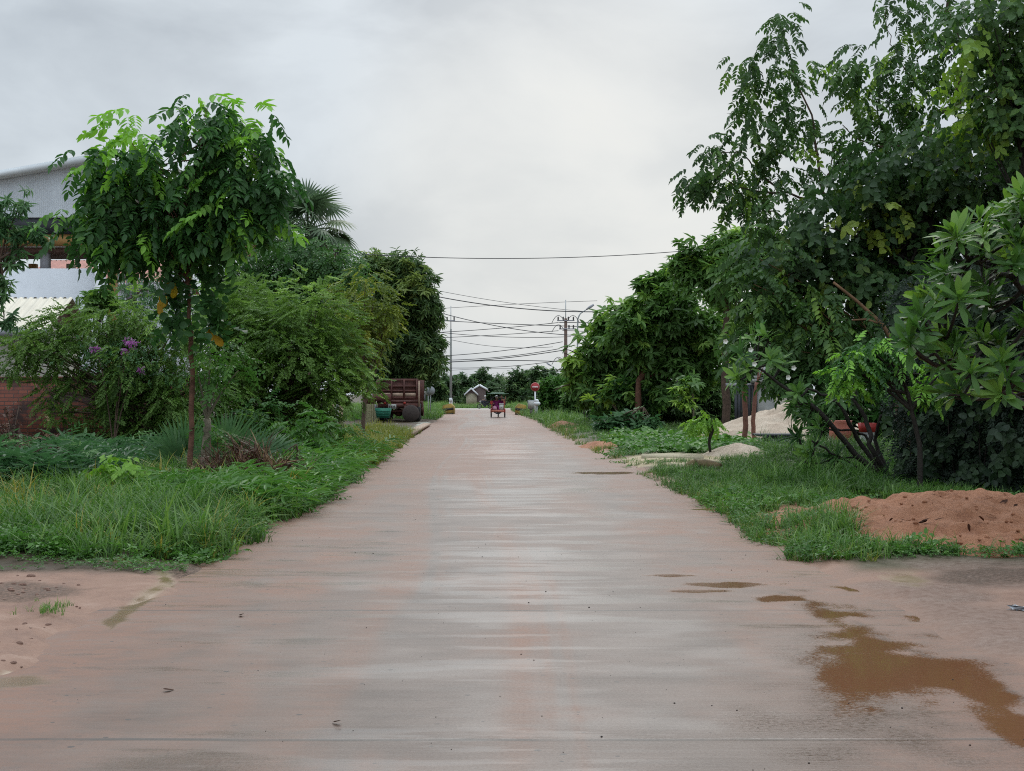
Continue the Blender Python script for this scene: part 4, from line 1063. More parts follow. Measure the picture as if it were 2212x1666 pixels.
# backing trees behind the hedge, well inside the plot
for i, (b, D, lab, cl) in enumerate([
    (2150, 36, 'shaded background tree seen dark between the frangipani and the creeper hedge', [(1990, 690, 60), (2060, 720, 70), (2140, 700, 80), (2200, 780, 80), (2120, 820, 70), (2040, 800, 60), (2220, 620, 80), (2080, 620, 60), (2000, 760, 50), (2180, 880, 60), (2100, 900, 50)]),
    (1560, 84, 'background tree closing the gap behind the umbrella tree trunk', [(1480, 690, 40), (1540, 660, 40), (1600, 690, 44), (1660, 700, 44), (1520, 750, 46), (1600, 770, 46), (1660, 780, 40), (1560, 830, 40), (1640, 840, 34), (1690, 740, 40)]),
    (1780, 60, 'hazy background tree behind the grey gate pillar', [(1720, 700, 40), (1760, 740, 45), (1800, 700, 45), (1850, 740, 45), (1680, 740, 30), (1880, 790, 40), (1800, 790, 35), (1950, 760, 50), (1900, 700, 50), (1940, 840, 36)]),
    ]):
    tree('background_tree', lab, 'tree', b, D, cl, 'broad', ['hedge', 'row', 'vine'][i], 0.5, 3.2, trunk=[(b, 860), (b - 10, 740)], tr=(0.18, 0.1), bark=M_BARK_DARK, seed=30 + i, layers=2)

# row of trees along the right verge
UMB = [(1480, 590, 22), (1510, 560, 34), (1555, 550, 38), (1600, 560, 40), (1530, 600, 40), (1580, 605, 36), (1630, 590, 36), (1640, 545, 30), (1600, 525, 26), (1560, 640, 22), (1470, 570, 8), (1670, 620, 36)]
tree('umbrella_tree', 'tall straight brown-trunked tree with a flat umbrella crown touching the cable', 'tree', 1568, 63, UMB, 'row', 'row', 0.55, 4.2, trunk=[(1567, 840), (1562, 735), (1572, 650), (1570, 610)], tr=(0.2, 0.1), bark=M_BARK, seed=40, droop=0.3, young=0.10, layers=2, basec=0.5, limb_r=0.05)
RW = [(1420, 630, 24), (1450, 610, 30), (1475, 650, 24), (1400, 665, 34), (1450, 670, 45), (1505, 700, 34), (1540, 710, 22), (1380, 700, 38), (1430, 730, 48), (1490, 740, 48), (1530, 745, 24), (1400, 770, 40), (1460, 790, 42), (1530, 790, 40), (1350, 690, 16), (1345, 740, 30), (1440, 835, 24, 0, .3), (1500, 830, 24, 0, .3), (1390, 610, 8), (1520, 720, 24)]
tree('roadside_tree', 'wide leafy tree on a leaning reddish trunk, nearest of the right row', 'tree', 1360, 67, RW, 'row', 'row', 0.55, 4.6, trunk=[(1375, 880), (1382, 820), (1420, 760), (1450, 700)], tr=(0.2, 0.1), bark=M_BARK_RED, seed=41, droop=0.45, young=0.12, layers=2, basec=0.46, limb_r=0.05)
RW2 = [(1320, 690, 22), (1350, 680, 26), (1300, 720, 30), (1340, 730, 36), (1375, 750, 36), (1280, 760, 34), (1320, 780, 42), (1360, 800, 42), (1260, 790, 28), (1290, 820, 36), (1250, 820, 22), (1330, 835, 36), (1270, 845, 26), (1380, 830, 36), (1400, 860, 20), (1350, 865, 22), (1310, 870, 16), (1235, 790, 8), (1380, 790, 34)]
def bare(gb, gc, r):
    for x0, y0, x1, y1 in ((1260, 800, 1205, 775), (1255, 790, 1215, 762), (1250, 810, 1198, 800), (1262, 780, 1222, 755), (1252, 830, 1196, 845), (1330, 700, 1310, 665), (1345, 690, 1325, 668)):
        gb.tube(bez(W(x0, y0, 72), W(x1, y1, 71.5), .25, 6), np.linspace(.05, .015, 6), 5)
tree('roadside_tree', 'leafy tree with bare dark twigs reaching toward the brown power pole', 'tree', 1330, 72, RW2, 'row', 'row', 0.58, 4.8, trunk=[(1328, 870), (1320, 800)], tr=(0.15, 0.08), bark=M_BARK, seed=42, droop=0.5, young=0.12, layers=2, basec=0.5, extra=bare, limb_r=0.05)
STUB = [(1300, 700, 1)]
def stub(gb, gc, r):
    gb.tube(np.array([W(1266, 880, 80), W(1262, 865, 80), W(1275, 852, 80.2), W(1290, 862, 80)]), [.2, .3, .32, .2], 8)
    gb.tube(np.array([W(1275, 866, 80), W(1300, 862, 80), W(1318, 868, 80)]), [.2, .14, .08], 8)
tree('black_stump', 'charred black forked tree stump on the right verge', 'stump', 1267, 80, [], 'row', 'row', .5, 1, trunk=[(1268, 890), (1266, 868)], tr=(.2, .19), bark=M_BARK_DARK, seed=43, extra=stub)
tree('slender_tree', 'slender pale-stemmed young tree in the shade left of the umbrella tree trunk', 'tree', 1497, 55, [(1480, 870, 10, 0, .9), (1500, 820, 18), (1470, 840, 14, 0, .9)], 'row', 'row', .4, 4, trunk=[(1498, 900), (1496, 830)], tr=(.045, .03), bark=M_BARK_PALE, seed=44)
tree('slender_tree', 'thin forked yellowish stem under the leafy tree, left of the reddish trunk', 'tree', 1332, 68, [(1320, 850, 22, 0, .6), (1345, 850, 18)], 'row', 'row', .5, 4, trunk=[(1333, 890), (1325, 868)], tr=(.07, .05), bark=M_BARK_PALE, seed=45)
# understorey along that row
for i, (b, D, lab, cl, lm) in enumerate([
    (1430, 74, 'dark shaded hedge shrub between the reddish trunk and the slender pale stem', [(1400, 870, 30), (1440, 870, 32), (1480, 880, 30), (1430, 900, 25), (1470, 905, 25), (1520, 880, 30), (1530, 850, 25), (1560, 880, 25), (1500, 850, 30)], 'mango'),
    (1300, 78, 'low leafy undergrowth shrub right of the black stump', [(1290, 895, 16), (1320, 900, 18), (1350, 900, 16), (1300, 880, 14), (1340, 885, 14)], 'weed'),
    (1390, 58, 'dark low shrub at the foot of the reddish leaning trunk', [(1330, 915, 14), (1350, 920, 16), (1385, 915, 16), (1405, 925, 16), (1310, 920, 10)], 'sage'),
    (1600, 75, 'dark shrub behind the sand heap beside the gate pillar', [(1590, 860, 26), (1600, 890, 26), (1610, 840, 24), (1580, 910, 20), (1620, 800, 30), (1700, 790, 30)], 'mango'),
    (1160, 108, 'bright leafy shrub right of the no entry sign', [(1185, 850, 18), (1205, 835, 20), (1220, 855, 22), (1200, 870, 20), (1230, 875, 20), (1170, 875, 14), (1240, 850, 22), (1185, 885, 12), (1225, 820, 14)], 'weed'),
    (1245, 96, 'mid green shrub tucked behind the black stump', [(1235, 880, 16), (1250, 860, 20), (1270, 850, 20), (1255, 890, 14), (1230, 860, 16), (1290, 860, 20)], 'row'),
    (1840, 39, 'leafy shrub seen between the dark frangipani stems before the sand heap', [(1760, 890, 30), (1815, 880, 30), (1870, 880, 28), (1910, 900, 30), (1945, 930, 30), (1900, 955, 24), (1780, 925, 18), (1850, 960, 16), (1960, 880, 30)], 'climber'),
    (1390, 68, 'broad-leaved climber shrub filling the gap under the leafy row', [(1380, 850, 24), (1400, 880, 20), (1360, 880, 18), (1420, 850, 24), (1350, 850, 20)], 'climber')]):
    tree('roadside_shrub', lab, 'shrub', b, D, cl, 'row', lm, 0.45, 4.4, trunk=[(b, 880)], tr=(0.04, 0.03), seed=50 + i, layers=2, droop=0.2)
for i, (b, D, lab, cl, lm, tp) in enumerate([
    (640, 31, 'bright pinnate-leaved shrub between the fan palms and the left road edge', [(620, 940, 26, 0, .5), (650, 920, 26), (610, 970, 24), (660, 955, 28), (690, 930, 24), (640, 985, 22)], 'weed', 'pin'),
    (730, 40, 'low leafy shrub spilling toward the road at the feet of the broad bush', [(700, 925, 24), (740, 915, 24), (720, 945, 26), (755, 940, 22), (680, 960, 24)], 'weed', 'feather'),
    (560, 33, 'dark shadowed shrub behind the fan palm fronds', [(540, 930, 34), (590, 930, 34), (560, 900, 36), (470, 930, 34), (430, 950, 34), (600, 980, 26)], 'climber', 'small'),
    (640, 26, 'knee-high weedy shrub right of the dry frond pile at the road side', [(620, 1020, 24), (650, 1000, 22), (590, 1010, 20), (670, 1020, 18), (625, 1045, 18)], 'weed', 'small'),
    (110, 25, 'dark tangled weed bush below the brick wall at the left', [(60, 1010, 34), (120, 1000, 34), (180, 1005, 30), (20, 1020, 28), (230, 1015, 22), (90, 1035, 24)], 'sage', 'lance'),
    (330, 29, 'shaded leafy shrub behind the lime seedling', [(320, 985, 32), (270, 990, 30), (370, 990, 26), (230, 1000, 24)], 'sage', 'lance')]):
    tree('roadside_shrub', lab, 'shrub', b, D, cl, tp, lm, 0.32, 4.2, trunk=[(b, 960)], tr=(0.03, 0.02), seed=90 + i, layers=2, droop=0.25, limb_r=.012)
# seedlings
tree('fern_leaved_seedling', 'lime green feather-leaved seedling on a crooked black stem before the sand heap', 'seedling', 1536, 37, [(1510, 912, 11, 0, .95), (1528, 905, 10, 0, .9), (1500, 920, 8, 0, .95), (1545, 913, 6, 0, .8)], 'pin7', 'lime', .24, 1.6, trunk=[(1532, 960), (1538, 930), (1536, 905)], tr=(.035, .05), bark=M_BARK_DARK, seed=60, droop=.6, basec=.6, limbs=False)
tree('lime_seedling', 'bright lime broad-leaved seedling standing in the left grass', 'seedling', 262, 22.5, [(225, 1025, 16, 0, .9), (262, 1020, 18, 0, .9), (250, 1045, 18), (285, 1035, 16), (205, 1070, 16, 0, .9), (230, 1055, 14), (280, 1055, 14)], 'broad', 'lime', .3, 2.4, trunk=[(258, 1040)], tr=(.014, .01), bark=M_BARK, seed=61, droop=.5, basec=.55, flat=.7, limb_r=.008)

# ================================================================== far trees
FT = [(965, 230, [(950, 835, 16), (970, 832, 18), (960, 850, 20), (985, 850, 16)], 'dark green far tree beside the left concrete pole', 'far', 'row'),
      (1005, 240, [(995, 828, 14), (1008, 838, 16), (985, 838, 14), (1000, 855, 20)], 'hazy rounded far tree left of the gabled house', 'far', 'row'),
      (1040, 250, [(1030, 812, 10), (1045, 806, 9), (1035, 828, 10), (1050, 822, 8), (1060, 828, 9), (1030, 840, 10)], 'tallest airy far tree standing behind the gabled house', 'far', 'row'),
      (1075, 240, [(1065, 840, 16), (1085, 835, 16), (1075, 855, 18), (1060, 860, 14), (1095, 850, 14)], 'rounded far tree just behind the green canopy carriage', 'far', 'row'),
      (1110, 225, [(1110, 825, 14), (1128, 815, 16), (1140, 825, 16), (1115, 845, 20), (1135, 850, 20), (1105, 865, 16)], 'broad far tree left of the no entry sign', 'far', 'row'),
      (1165, 215, [(1160, 815, 16), (1180, 818, 18), (1200, 825, 18), (1175, 840, 22), (1200, 850, 24), (1155, 840, 14), (1150, 860, 20)], 'broad far tree directly behind the no entry sign', 'far', 'row'),
      (1220, 190, [(1215, 830, 18), (1235, 820, 18), (1240, 845, 22), (1215, 855, 20), (1260, 830, 20)], 'far tree behind the brown power pole', 'far', 'row'),
      (1290, 200, [(1280, 800, 24), (1310, 780, 24), (1300, 830, 30), (1340, 820, 30), (1270, 840, 22)], 'far tree mostly hidden behind the right row', 'far', 'row'),
      (930, 200, [(935, 840, 20), (925, 855, 18), (945, 860, 16), (915, 845, 16), (900, 850, 20)], 'low far tree behind the round grey sign', 'far', 'row')]
for i, (b, D, cl, lab, lm, tp) in enumerate(FT):
    tree('far_tree', lab, 'tree', b, D, cl, tp, lm, 0.95, 4.0, trunk=[(b, 860)], tr=(0.3, 0.2), seed=70 + i, layers=2, group='trees beyond the crossing road', limb_r=.08)
r = np.random.default_rng(5)
t = thing('far_palm', (*W(1098, 870, 235)[:2], 0), 'small ragged coconut palm top in the far tree line', 'palm', None)
g = Geo(); gb = Geo(); H = W(1094, 838, 235)
gb.tube([(H[0], 235, -.3), H], [.2, .15], 7)
for k in range(11):
    az = k * .571; el = r.uniform(-.1, 1.2)
    scatter(g, TP['feather'], [H], [[math.cos(az) * math.cos(el), .3 * math.sin(az), math.sin(el)]], [[0, -.5, 1]], 2.4, .5, r)
gb.build('trunk', M_BARK, t); g.build('fronds', LM['far'], t)

# ================================================================== grass and low growth
def sample_region(n, xr, yr, fn, r, pw=1.0):
    """random ground points, denser towards the road side of the plot"""
    y = yr[0] * (yr[1] / yr[0]) ** (r.random(n) ** pw)
    x = r.uniform(xr[0], xr[1], n)
    k = fn(x, y)
    return x[k], y[k]
def field(name, label, regions, seed):
    r = np.random.default_rng(seed)
    for nm, lm, tp, n, xr, yr, fn, sz, basec, grow in regions:
        x, y = sample_region(n, xr, yr, fn, r)
        patch = fbm(x * 0.9, y * 0.6, 3, seed)
        s = sz * r.uniform(.55, 1.25, len(x)) * (0.55 + 0.9 * patch) * (1 + grow * np.maximum(0, y - 20) / 20)
        s = s * (1 - .5 * ((y > 27) & (y < 35) & (x > 2) & (x < 6)))
        p = np.stack([x, y, ground_h(x, y) - .01], -1)
        g = Geo()
        az = r.uniform(0, 6.283, len(x))
        d = np.stack([np.cos(az), np.sin(az), r.normal(size=len(x)) * .12], -1)
        up = np.array([0, 0, 1.0]) + r.normal(size=(len(x), 3)) * .18
        if tp in ('small', 'broad', 'lance'):
            d[:, 2] += .55; p[:, 2] += r.random(len(x)) * s * .5
        scatter(g, TP[tp], p, d, up, s, basec + (patch - .5) * .5 + r.normal(size=len(x)) * .06, r)
        o = g.build(nm, LM[lm])
        tag(o, kind='stuff', label=label if isinstance(label, str) else label.pop(0), cat='grass' if 'grass' in nm else 'ground cover')
edge = lambda x, y: 0.55 * (fbm(x * 1.5 + 3, y * 1.1, 4, 33) - .5)
def left_ok(x, y): return (x < road_l(y) + 0.02 + edge(x, y)) & (y > 13.9 + 0.5 * sstep(-4, -5, x) + 1.4 * (fbm(x * 1.2, y, 3, 34) - .5)) & ~((y > 62) & (y < 90) & (x > -9.5))
def right_ok(x, y):
    inm = ((x - 5.55) / 2.4) ** 2 + ((y - 17.1) / 2.75) ** 2 < 1
    sandy = (((x - 4.3) / 1.9) ** 2 + ((y - 36.3) / 1.7) ** 2 < 1)
    heap2 = ((x - 10.0) / 3.7) ** 2 + ((y - 48.0) / 3.9) ** 2 < 1
    sp = ((x - 2.8) / .85) ** 2 + ((y - 45.5) / 1.9) ** 2 < 1
    return (x > road_r(y) - 0.05 - edge(x, y)) & (y > 14.3 - 0.35 * np.maximum(x - 4.2, 0) + 1.0 * (fbm(x * 1.2, y, 3, 36) - .5)) & ~inm & ~sandy & ~heap2 & ~sp & (fbm(x * 1.1, y * .5, 4, 47) > .36)
def near_l(x, y): return left_ok(x, y) & (fbm(x * .7, y * .5, 3, 37) > .36)
field('grass', ['tangle of long grass and low herbs at the near front of the left verge', 'mid-height grass under the bushes farther along the left verge'], [
    ('grass', 'grass', 'tuft', 5000, (-12, -2.8), (13.5, 30), left_ok, .36, .45, .2),
    ('grass', 'grass', 'tuft', 5000, (-14, -3.2), (28, 62), lambda x, y: left_ok(x, y) & ((x < road_l(y) - 2.0) | (y < 33)), .34, .5, .25)], 201)
def long_l(x, y):
    cl = [(390, 1120, 120, 40), (300, 1170, 130, 30), (420, 1180, 90, 30), (100, 1165, 130, 22), (520, 1130, 60, 25)]
    return left_ok(x, y) & (ell(x, y, cl) + .5 * (fbm(x, y, 3, 38) - .5) > 0)
field('tall_grass', 'arching clumps of long-bladed grass at the front of the left verge', [('tall_grass', 'grass', 'longtuft', 2300, (-9, -2.8), (13.6, 24), long_l, .62, .47, .1)], 202)
field('creeping_weed', 'low creeping broad-leaved weed carpet on the left verge', [('creeping_weed', 'weed', 'small', 26000, (-12, -2.9), (13.6, 30), near_l, .2, .42, .3)], 203)
def weedy(x, y): return left_ok(x, y) & (x < road_l(y) - .18 + edge(x, y) * .6) & ~((x < -4.3) & (y > 22.5) & (y < 28)) & (x > road_l(y) - 2.0) & (y > 19)
field('verge_weeds', 'lush knee-high leafy weeds along the left road edge', [('verge_weeds', 'weed', 'lance', 9000, (-8, -2.9), (19, 40), weedy, .44, .48, .1)], 204)
def dry(x, y): return left_ok(x, y) & (x > road_l(y) - 2.6) & (y > 31) & (y < 62)
field('yellowing_grass', 'yellowing grass on the left verge before the truck', [('yellowing_grass', 'drygrass', 'tuft', 6000, (-8, -3.2), (31, 62), dry, .4, .42, .1)], 205)
field('grass', ['short dense grass on the near right verge around the frangipani', 'short grass farther along the right verge by the tree row'], [
    ('grass', 'grass', 'tuft', 12000, (2.4, 11), (13.6, 34), right_ok, .27, .44, .25),
    ('grass', 'grass', 'tuft', 8000, (1.5, 14), (33, 80), right_ok, .26, .46, .1)], 206)
field('creeping_weed', 'leafy weeds mixed into the short grass of the right verge', [('creeping_weed', 'weed', 'small', 14000, (2.4, 11), (14, 40), lambda x, y: right_ok(x, y) & (fbm(x * .8, y * .5, 3, 44) > .45), .2, .36, .2)], 216)
field('dry_grass', 'thin yellowing grass along the edge of the right verge', [('dry_grass', 'drygrass', 'tuft', 5000, (1.5, 5), (14, 70), lambda x, y: right_ok(x, y) & (x < road_r(y) + .7), .17, .45, .1)], 218)
field('dry_grass', 'dead straw stems scattered through the left verge grass', [('dry_grass', 'drygrass', 'longtuft', 420, (-11, -3), (14, 32), left_ok, .5, .75, 0)], 219)
field('litter_weeds', 'sparse low weeds in the dark litter strip before the left grass', [('litter_weeds', 'weed', 'small', 1500, (-9, -3.1), (13.1, 14.8), lambda x, y: (y > 13.2 + .5 * (fbm(x * 1.3, y, 3, 45) - .5)) & (fbm(x * 2, y * 2, 3, 46) > .48) & (x < road_l(y)), .13, .4, 0)], 217)
def hump(x, y): return right_ok(x, y) & (ell(x, y, [(1760, 1000, 90, 40), (1500, 1025, 90, 14), (1700, 1040, 120, 40)]) > -.1)
field('tall_grass', 'dark long grass swamping the hump beneath the right frangipani', [('tall_grass', 'grass', 'longtuft', 3800, (2.5, 10), (22, 38), hump, .55, .34, .05)], 207)
def vines(x, y): return right_ok(x, y) & (ell(x, y, [(1440, 965, 110, 22), (1560, 975, 60, 14), (1380, 975, 50, 14)]) > 0)
field('creeping_vine', 'bed of leafy creeping vine beside the sand spill on the right', [('creeping_vine', 'weed', 'broad', 4000, (2.5, 10), (34, 60), vines, .38, .44, 0)], 208)
def front_r(x, y):
    return (ell(x, y, [(1760, 1165, 70, 26), (1820, 1195, 70, 12), (1900, 1205, 80, 9), (2010, 1212, 90, 10), (2150, 1205, 100, 16), (1790, 1130, 50, 20)]) + .5 * (fbm(x * 1.5, y * 1.5, 3, 39) - .5) > 0)
field('creeping_weed', 'low weeds fringing the front of the red soil mound', [('creeping_weed', 'weed', 'small', 6500, (2.4, 8), (13.2, 18), front_r, .15, .40, 0), ], 209)
field('grass', 'small rounded grass clump at the left end of the red soil mound', [('grass', 'grass', 'tuft', 1200, (2.8, 4.6), (14.6, 17.5), lambda x, y: ell(x, y, [(1750, 1150, 65, 32)]) > 0, .34, .45, 0)], 210)
def far_l(x, y): return (x < road_l(y) - .1 + .6 * (fbm(x * .6, y * .2, 3, 41) - .5)) & ~((y < 92) & (x > -9.5)) & (y < 158)
def far_r(x, y): return (x > road_r(y) + .1 - .6 * (fbm(x * .6, y * .2, 3, 42) - .5)) & (y < 158)
field('grass', 'tall verge grass on the left side near the crossing', [('grass', 'grass', 'tuft', 3000, (-16, -4), (84, 158), far_l, .55, .5, .06)], 211)
field('grass', 'tall verge grass on the right side near the crossing', [('grass', 'grass', 'tuft', 4500, (-1, 14), (78, 158), far_r, .6, .52, .06)], 212)
field('grass', 'tall pale grass bank beyond the crossing road', [('grass', 'grass', 'tuft', 5000, (-22, 22), (174, 190), lambda x, y: y > 0, .75, .6, .0)], 213)
field('weed_stems', 'grey-green narrow-leaved weeds in front of the red brick wall', [('weed_stems', 'sage', 'lance', 5200, (-13, -6), (22.8, 33), lambda x, y: ell(x, y, [(140, 1035, 190, 46), (300, 1035, 60, 26)]) > -.1, .62, .42, 0)], 214)
o = [q for q in COL.objects if q.get('label', '').startswith('grey-green narrow')][0]

# ================================================================== buildings
def corrugated(g, o, u, v, nr, dep, out):       # sheet with standing ribs, o + s*u + t*v
    o, u, v, out = [np.array(k, float) for k in (o, u, v, out)]
    V = []
    for i in range(nr):
        for f, d in ((0.0, 0), (0.62, 0), (0.70, dep), (0.92, dep)):
            p = o + u * ((i + f) / nr) + out * d
            V += [p, p + v]
    V += [o + u, o + u + v]
    n = len(V) // 2
    q = [[2 * i, 2 * i + 2, 2 * i + 3, 2 * i + 1] for i in range(n - 1)]
    return g.add(V, q)
M_CLAD = solid('grey_cladding', (0.74, 0.78, 0.82), 0.5, var=0.08, scale=0.6)
M_ROOFW = solid('pale_roof_sheet', (0.72, 0.75, 0.77), 0.45, var=0.1, scale=0.7)
M_DARKM = solid('dark_steel', (0.035, 0.037, 0.045), 0.6, var=0.3, scale=3)
M_ORANGE = solid('ochre_beam', (0.36, 0.2, 0.07), 0.7, var=0.3, scale=3)
M_WHITE = solid('white_render', (0.76, 0.78, 0.82), 0.75, var=0.06, scale=0.8, bump=0.1)
M_WHITE2 = solid('white_column', (0.82, 0.83, 0.84), 0.7, var=0.06, scale=2)
M_GREYCOL = solid('grey_column', (0.35, 0.35, 0.38), 0.8, var=0.12, scale=2)
M_CREAMCOL = solid('cream_column', (0.5, 0.46, 0.33), 0.8, var=0.12, scale=2)
M_REDROOF = solid('red_roof', (0.42, 0.17, 0.13), 0.65, var=0.25, scale=2)
M_CREAMROOF = solid('cream_roof', (0.72, 0.65, 0.52), 0.5, var=0.1, scale=1.2)
M_BROWNW = solid('brown_board', (0.16, 0.09, 0.07), 0.8, var=0.3, scale=3)
M_BEIGEW = solid('beige_wall', (0.45, 0.42, 0.36), 0.8, var=0.12, scale=1)
M_CONC = solid('grey_concrete', (0.3, 0.3, 0.29), 0.8, var=0.25, scale=3, bump=0.3)

D0 = 62.0
def X(x, D): return (x - 1106) / FD * D
def Zr(y, D): return 1.7 - (y - HY) / FD * D
wh = thing('warehouse', (X(60, D0), D0, 0), 'large open-sided warehouse with grey corrugated gable and white parapet behind the left bushes', 'building')
xL, xR = X(-420, D0), X(262, D0)
xA = X(205, D0)
zb = Zr(470, D0); zrL = Zr(505, D0) ; zA = Zr(352, D0); zE = Zr(372, D0)
sl = (Zr(352, D0) - Zr(388, D0)) / (xA - X(0, D0))
def zroof(x): return zA - sl * abs(x - xA) * (1 if x < xA else 1.6)
g = Geo(); V = []; nrb = 150
for i in range(nrb + 1):
    for f, d in ((0, 0), (.6, 0), (.7, .05), (.92, .05)):
        x = min(xL + (xR - xL) * (i + f) / nrb, xR)
        V += [[x, D0 - d, zb], [x, D0 - d, zroof(x) - .05]]
n = len(V) // 2
g.add(V, [[2 * i, 2 * i + 2, 2 * i + 3, 2 * i + 1] for i in range(n - 1)])
g.build('gable_cladding', M_CLAD, wh)
g = Geo()
for xa, xb in ((xL, xA), (xA, xR + .4)):
    z0, z1 = zroof(xa), zroof(xb)
    for k in range(2):
        pass
    p = np.array([[xa, D0 - .5, z0], [xb, D0 - .5, z1], [xb, D0 + 22, z1], [xa, D0 + 22, z0]])
    top = p + [0, 0, .3]
    g.add(np.vstack([p, top]), [[3, 2, 1, 0], [4, 5, 6, 7], [0, 1, 5, 4], [1, 2, 6, 5], [2, 3, 7, 6], [3, 0, 4, 7]])
g.build('roof', M_ROOFW, wh)
g = Geo(); g.box(((xL + xR) / 2, D0 + .3, (zb + zrL) / 2), (xR - xL, .5, zb - zrL - .01)); g.build('dark_fascia_beam', M_DARKM, wh)
zo = Zr(530, D0)
g = Geo(); g.box(((xL + xR) / 2, D0 + .35, (zrL + zo) / 2), (xR - xL, .4, zrL - zo - .01)); g.build('ochre_beam', M_ORANGE, wh)
g = Geo(); g.box(((xL + xR) / 2, D0 + 2.4, zo - .12), (xR - xL, 3.4, .2)); g.build('soffit', M_BROWNW, wh)
zp = Zr(580, D0); zq = 0.0
g = Geo(); g.box(((xL + X(222, D0)) / 2, D0 + .2, zp / 2), (X(222, D0) - xL, .35, zp)); g.build('parapet_wall', M_WHITE, wh)
for x, m, d in ((15, M_GREYCOL, .6), (92, M_GREYCOL, .6), (148, M_CREAMCOL, 8), (66, M_ORANGE, 8), (238, M_ORANGE, 1.5), (278, M_GREYCOL, 9), (-90, M_GREYCOL, .6), (-200, M_GREYCOL, .6)):
    g = Geo(); zz0 = zp if x < 222 else 0.0
    xx = X(x, D0 + d); g.box((xx, D0 + d + .4, (zo + zz0 - .2) / 2 + 0.0), (.36, .36, zo - zz0 + .1)); g.build('column', m, wh)
g = Geo(); g.box((X(217, D0 - .2), D0 - .22, Zr(528, D0) / 2), (.38, .38, Zr(528, D0))); g.build('corner_column', M_WHITE2, wh)

def gable_house(name, label, x0, x1, y0, y1, ze, zr, wallm, roofm, along='x', fascia=None, group=None, gabm=None, ov=.4, cat='house'):
    t = thing(name, ((x0 + x1) / 2, (y0 + y1) / 2, 0), label, cat, group)
    g = Geo(); g.box(((x0 + x1) / 2, (y0 + y1) / 2, ze / 2), (x1 - x0, y1 - y0, ze)); g.build('wall', wallm, t)
    gr = Geo(); gf = Geo(); gg = Geo()
    if along == 'x':
        ym = (y0 + y1) / 2
        for s, ya in ((-1, y0 - ov), (1, y1 + ov)):
            nr = max(8, int((x1 - x0 + 2 * ov) / .32))
            k = (zr - ze) / (ym - y0); zl = ze - ov * k
            if s < 0:
                corrugated(gr, (x0 - ov, ya, zl), (x1 - x0 + 2 * ov, 0, 0), (0, ym - ya, zr - zl), nr, .05, (0, -.5, .9))
            else:
                corrugated(gr, (x1 + ov, ya, zl), (-(x1 - x0 + 2 * ov), 0, 0), (0, ym - ya, zr - zl), nr, .05, (0, .5, .9))
        for x, s in ((x0, -1), (x1, 1)):
            gg = Geo(); gg.add([[x + s * .01, y0, ze], [x + s * .01, y1, ze], [x + s * .01, ym, zr - .05]], None, [[0, 1, 2]]); gg.build('gable', gabm or wallm, t)
        if fascia:
            gf.box(((x0 + x1) / 2, y0 - ov - .03, ze - ov * k - .1), (x1 - x0 + 2 * ov, .06, .2))
    else:
        xm = (x0 + x1) / 2; k = (zr - ze) / (xm - x0); zl = ze - ov * k
        for s, xa in ((-1, x0 - ov), (1, x1 + ov)):
            nr = max(8, int((y1 - y0 + 2 * ov) / .35))
            corrugated(gr, (xa, y0 - ov, zl), (0, y1 - y0 + 2 * ov, 0), (xm - xa, 0, zr - zl), nr, .05, (s * .5, 0, .9))
            if fascia:
                p = np.array([[xa, y0 - ov - .03, zl - .12], [xm, y0 - ov - .03, zr - .12], [xm, y0 - ov - .03, zr + .18], [xa, y0 - ov - .03, zl + .18]])
                gf.add(np.vstack([p, p + [0, -.12, 0]]), [[0, 1, 2, 3], [7, 6, 5, 4], [0, 4, 5, 1], [2, 6, 7, 3], [1, 5, 6, 2], [0, 3, 7, 4]])
        for y, s in ((y0, -1), (y1, 1)):
            gg = Geo(); gg.add([[x0, y + s * .01, ze], [x1, y + s * .01, ze], [xm, y + s * .01, zr - .05]], None, [[0, 1, 2]]); gg.build('gable', gabm or wallm, t)
    gr.build('roof', roofm, t)
    if gf.n: gf.build('fascia', fascia, t)
    return t
sh = gable_house('shed', 'low beige shed with cream ribbed roof and brown gable at the left edge', X(-260, 45), X(104, 44) - .35, 44.3, 48.3, Zr(700, 44.3), Zr(645, 46.3), M_BEIGEW, M_CREAMROOF, 'x', M_GREYCOL, gabm=M_BROWNW)
gable_house('house', 'red-roofed house with white trim seen through the open warehouse floor', X(60, 96), X(205, 96), 96, 108, Zr(598, 96), Zr(545, 96), M_BEIGEW, M_REDROOF, 'x', M_WHITE2)
gable_house('house', 'pale house with red roof and white fascia right of the warehouse corner column', X(215, 88), X(340, 88), 88, 98, Zr(608, 88), Zr(560, 93), M_WHITE, M_REDROOF, 'x', M_WHITE2)
# white balustrade stepping down behind the airy shrub
bl = thing('balustrade', (X(285, 70), 70, 0), 'white railing wall descending right of the warehouse behind the airy shrub', 'railing')
g = Geo(); a = np.array([X(232, 70), 70, Zr(588, 70)]); b = np.array([X(400, 70), 70, Zr(625, 70)])
for i in range(2):
    g.tube([a - [0, 0, i * .7], b - [0, 0, i * .7]], .07, 4)
g.build('rails', M_WHITE2, bl)
for k in range(26):
    p = a + (b - a) * (k + .5) / 26
    g = Geo(); g.box(p - [0, 0, .35], (.09, .09, .56)); g.build('baluster', M_WHITE2, bl)
g = Geo(); g.box(((a + b) / 2)[:3] * [1, 1, 0] + [0, .1, (b[2] - .8) / 2], (b[0] - a[0], .2, b[2] - .8)); g.build('wall_base', M_WHITE, bl)

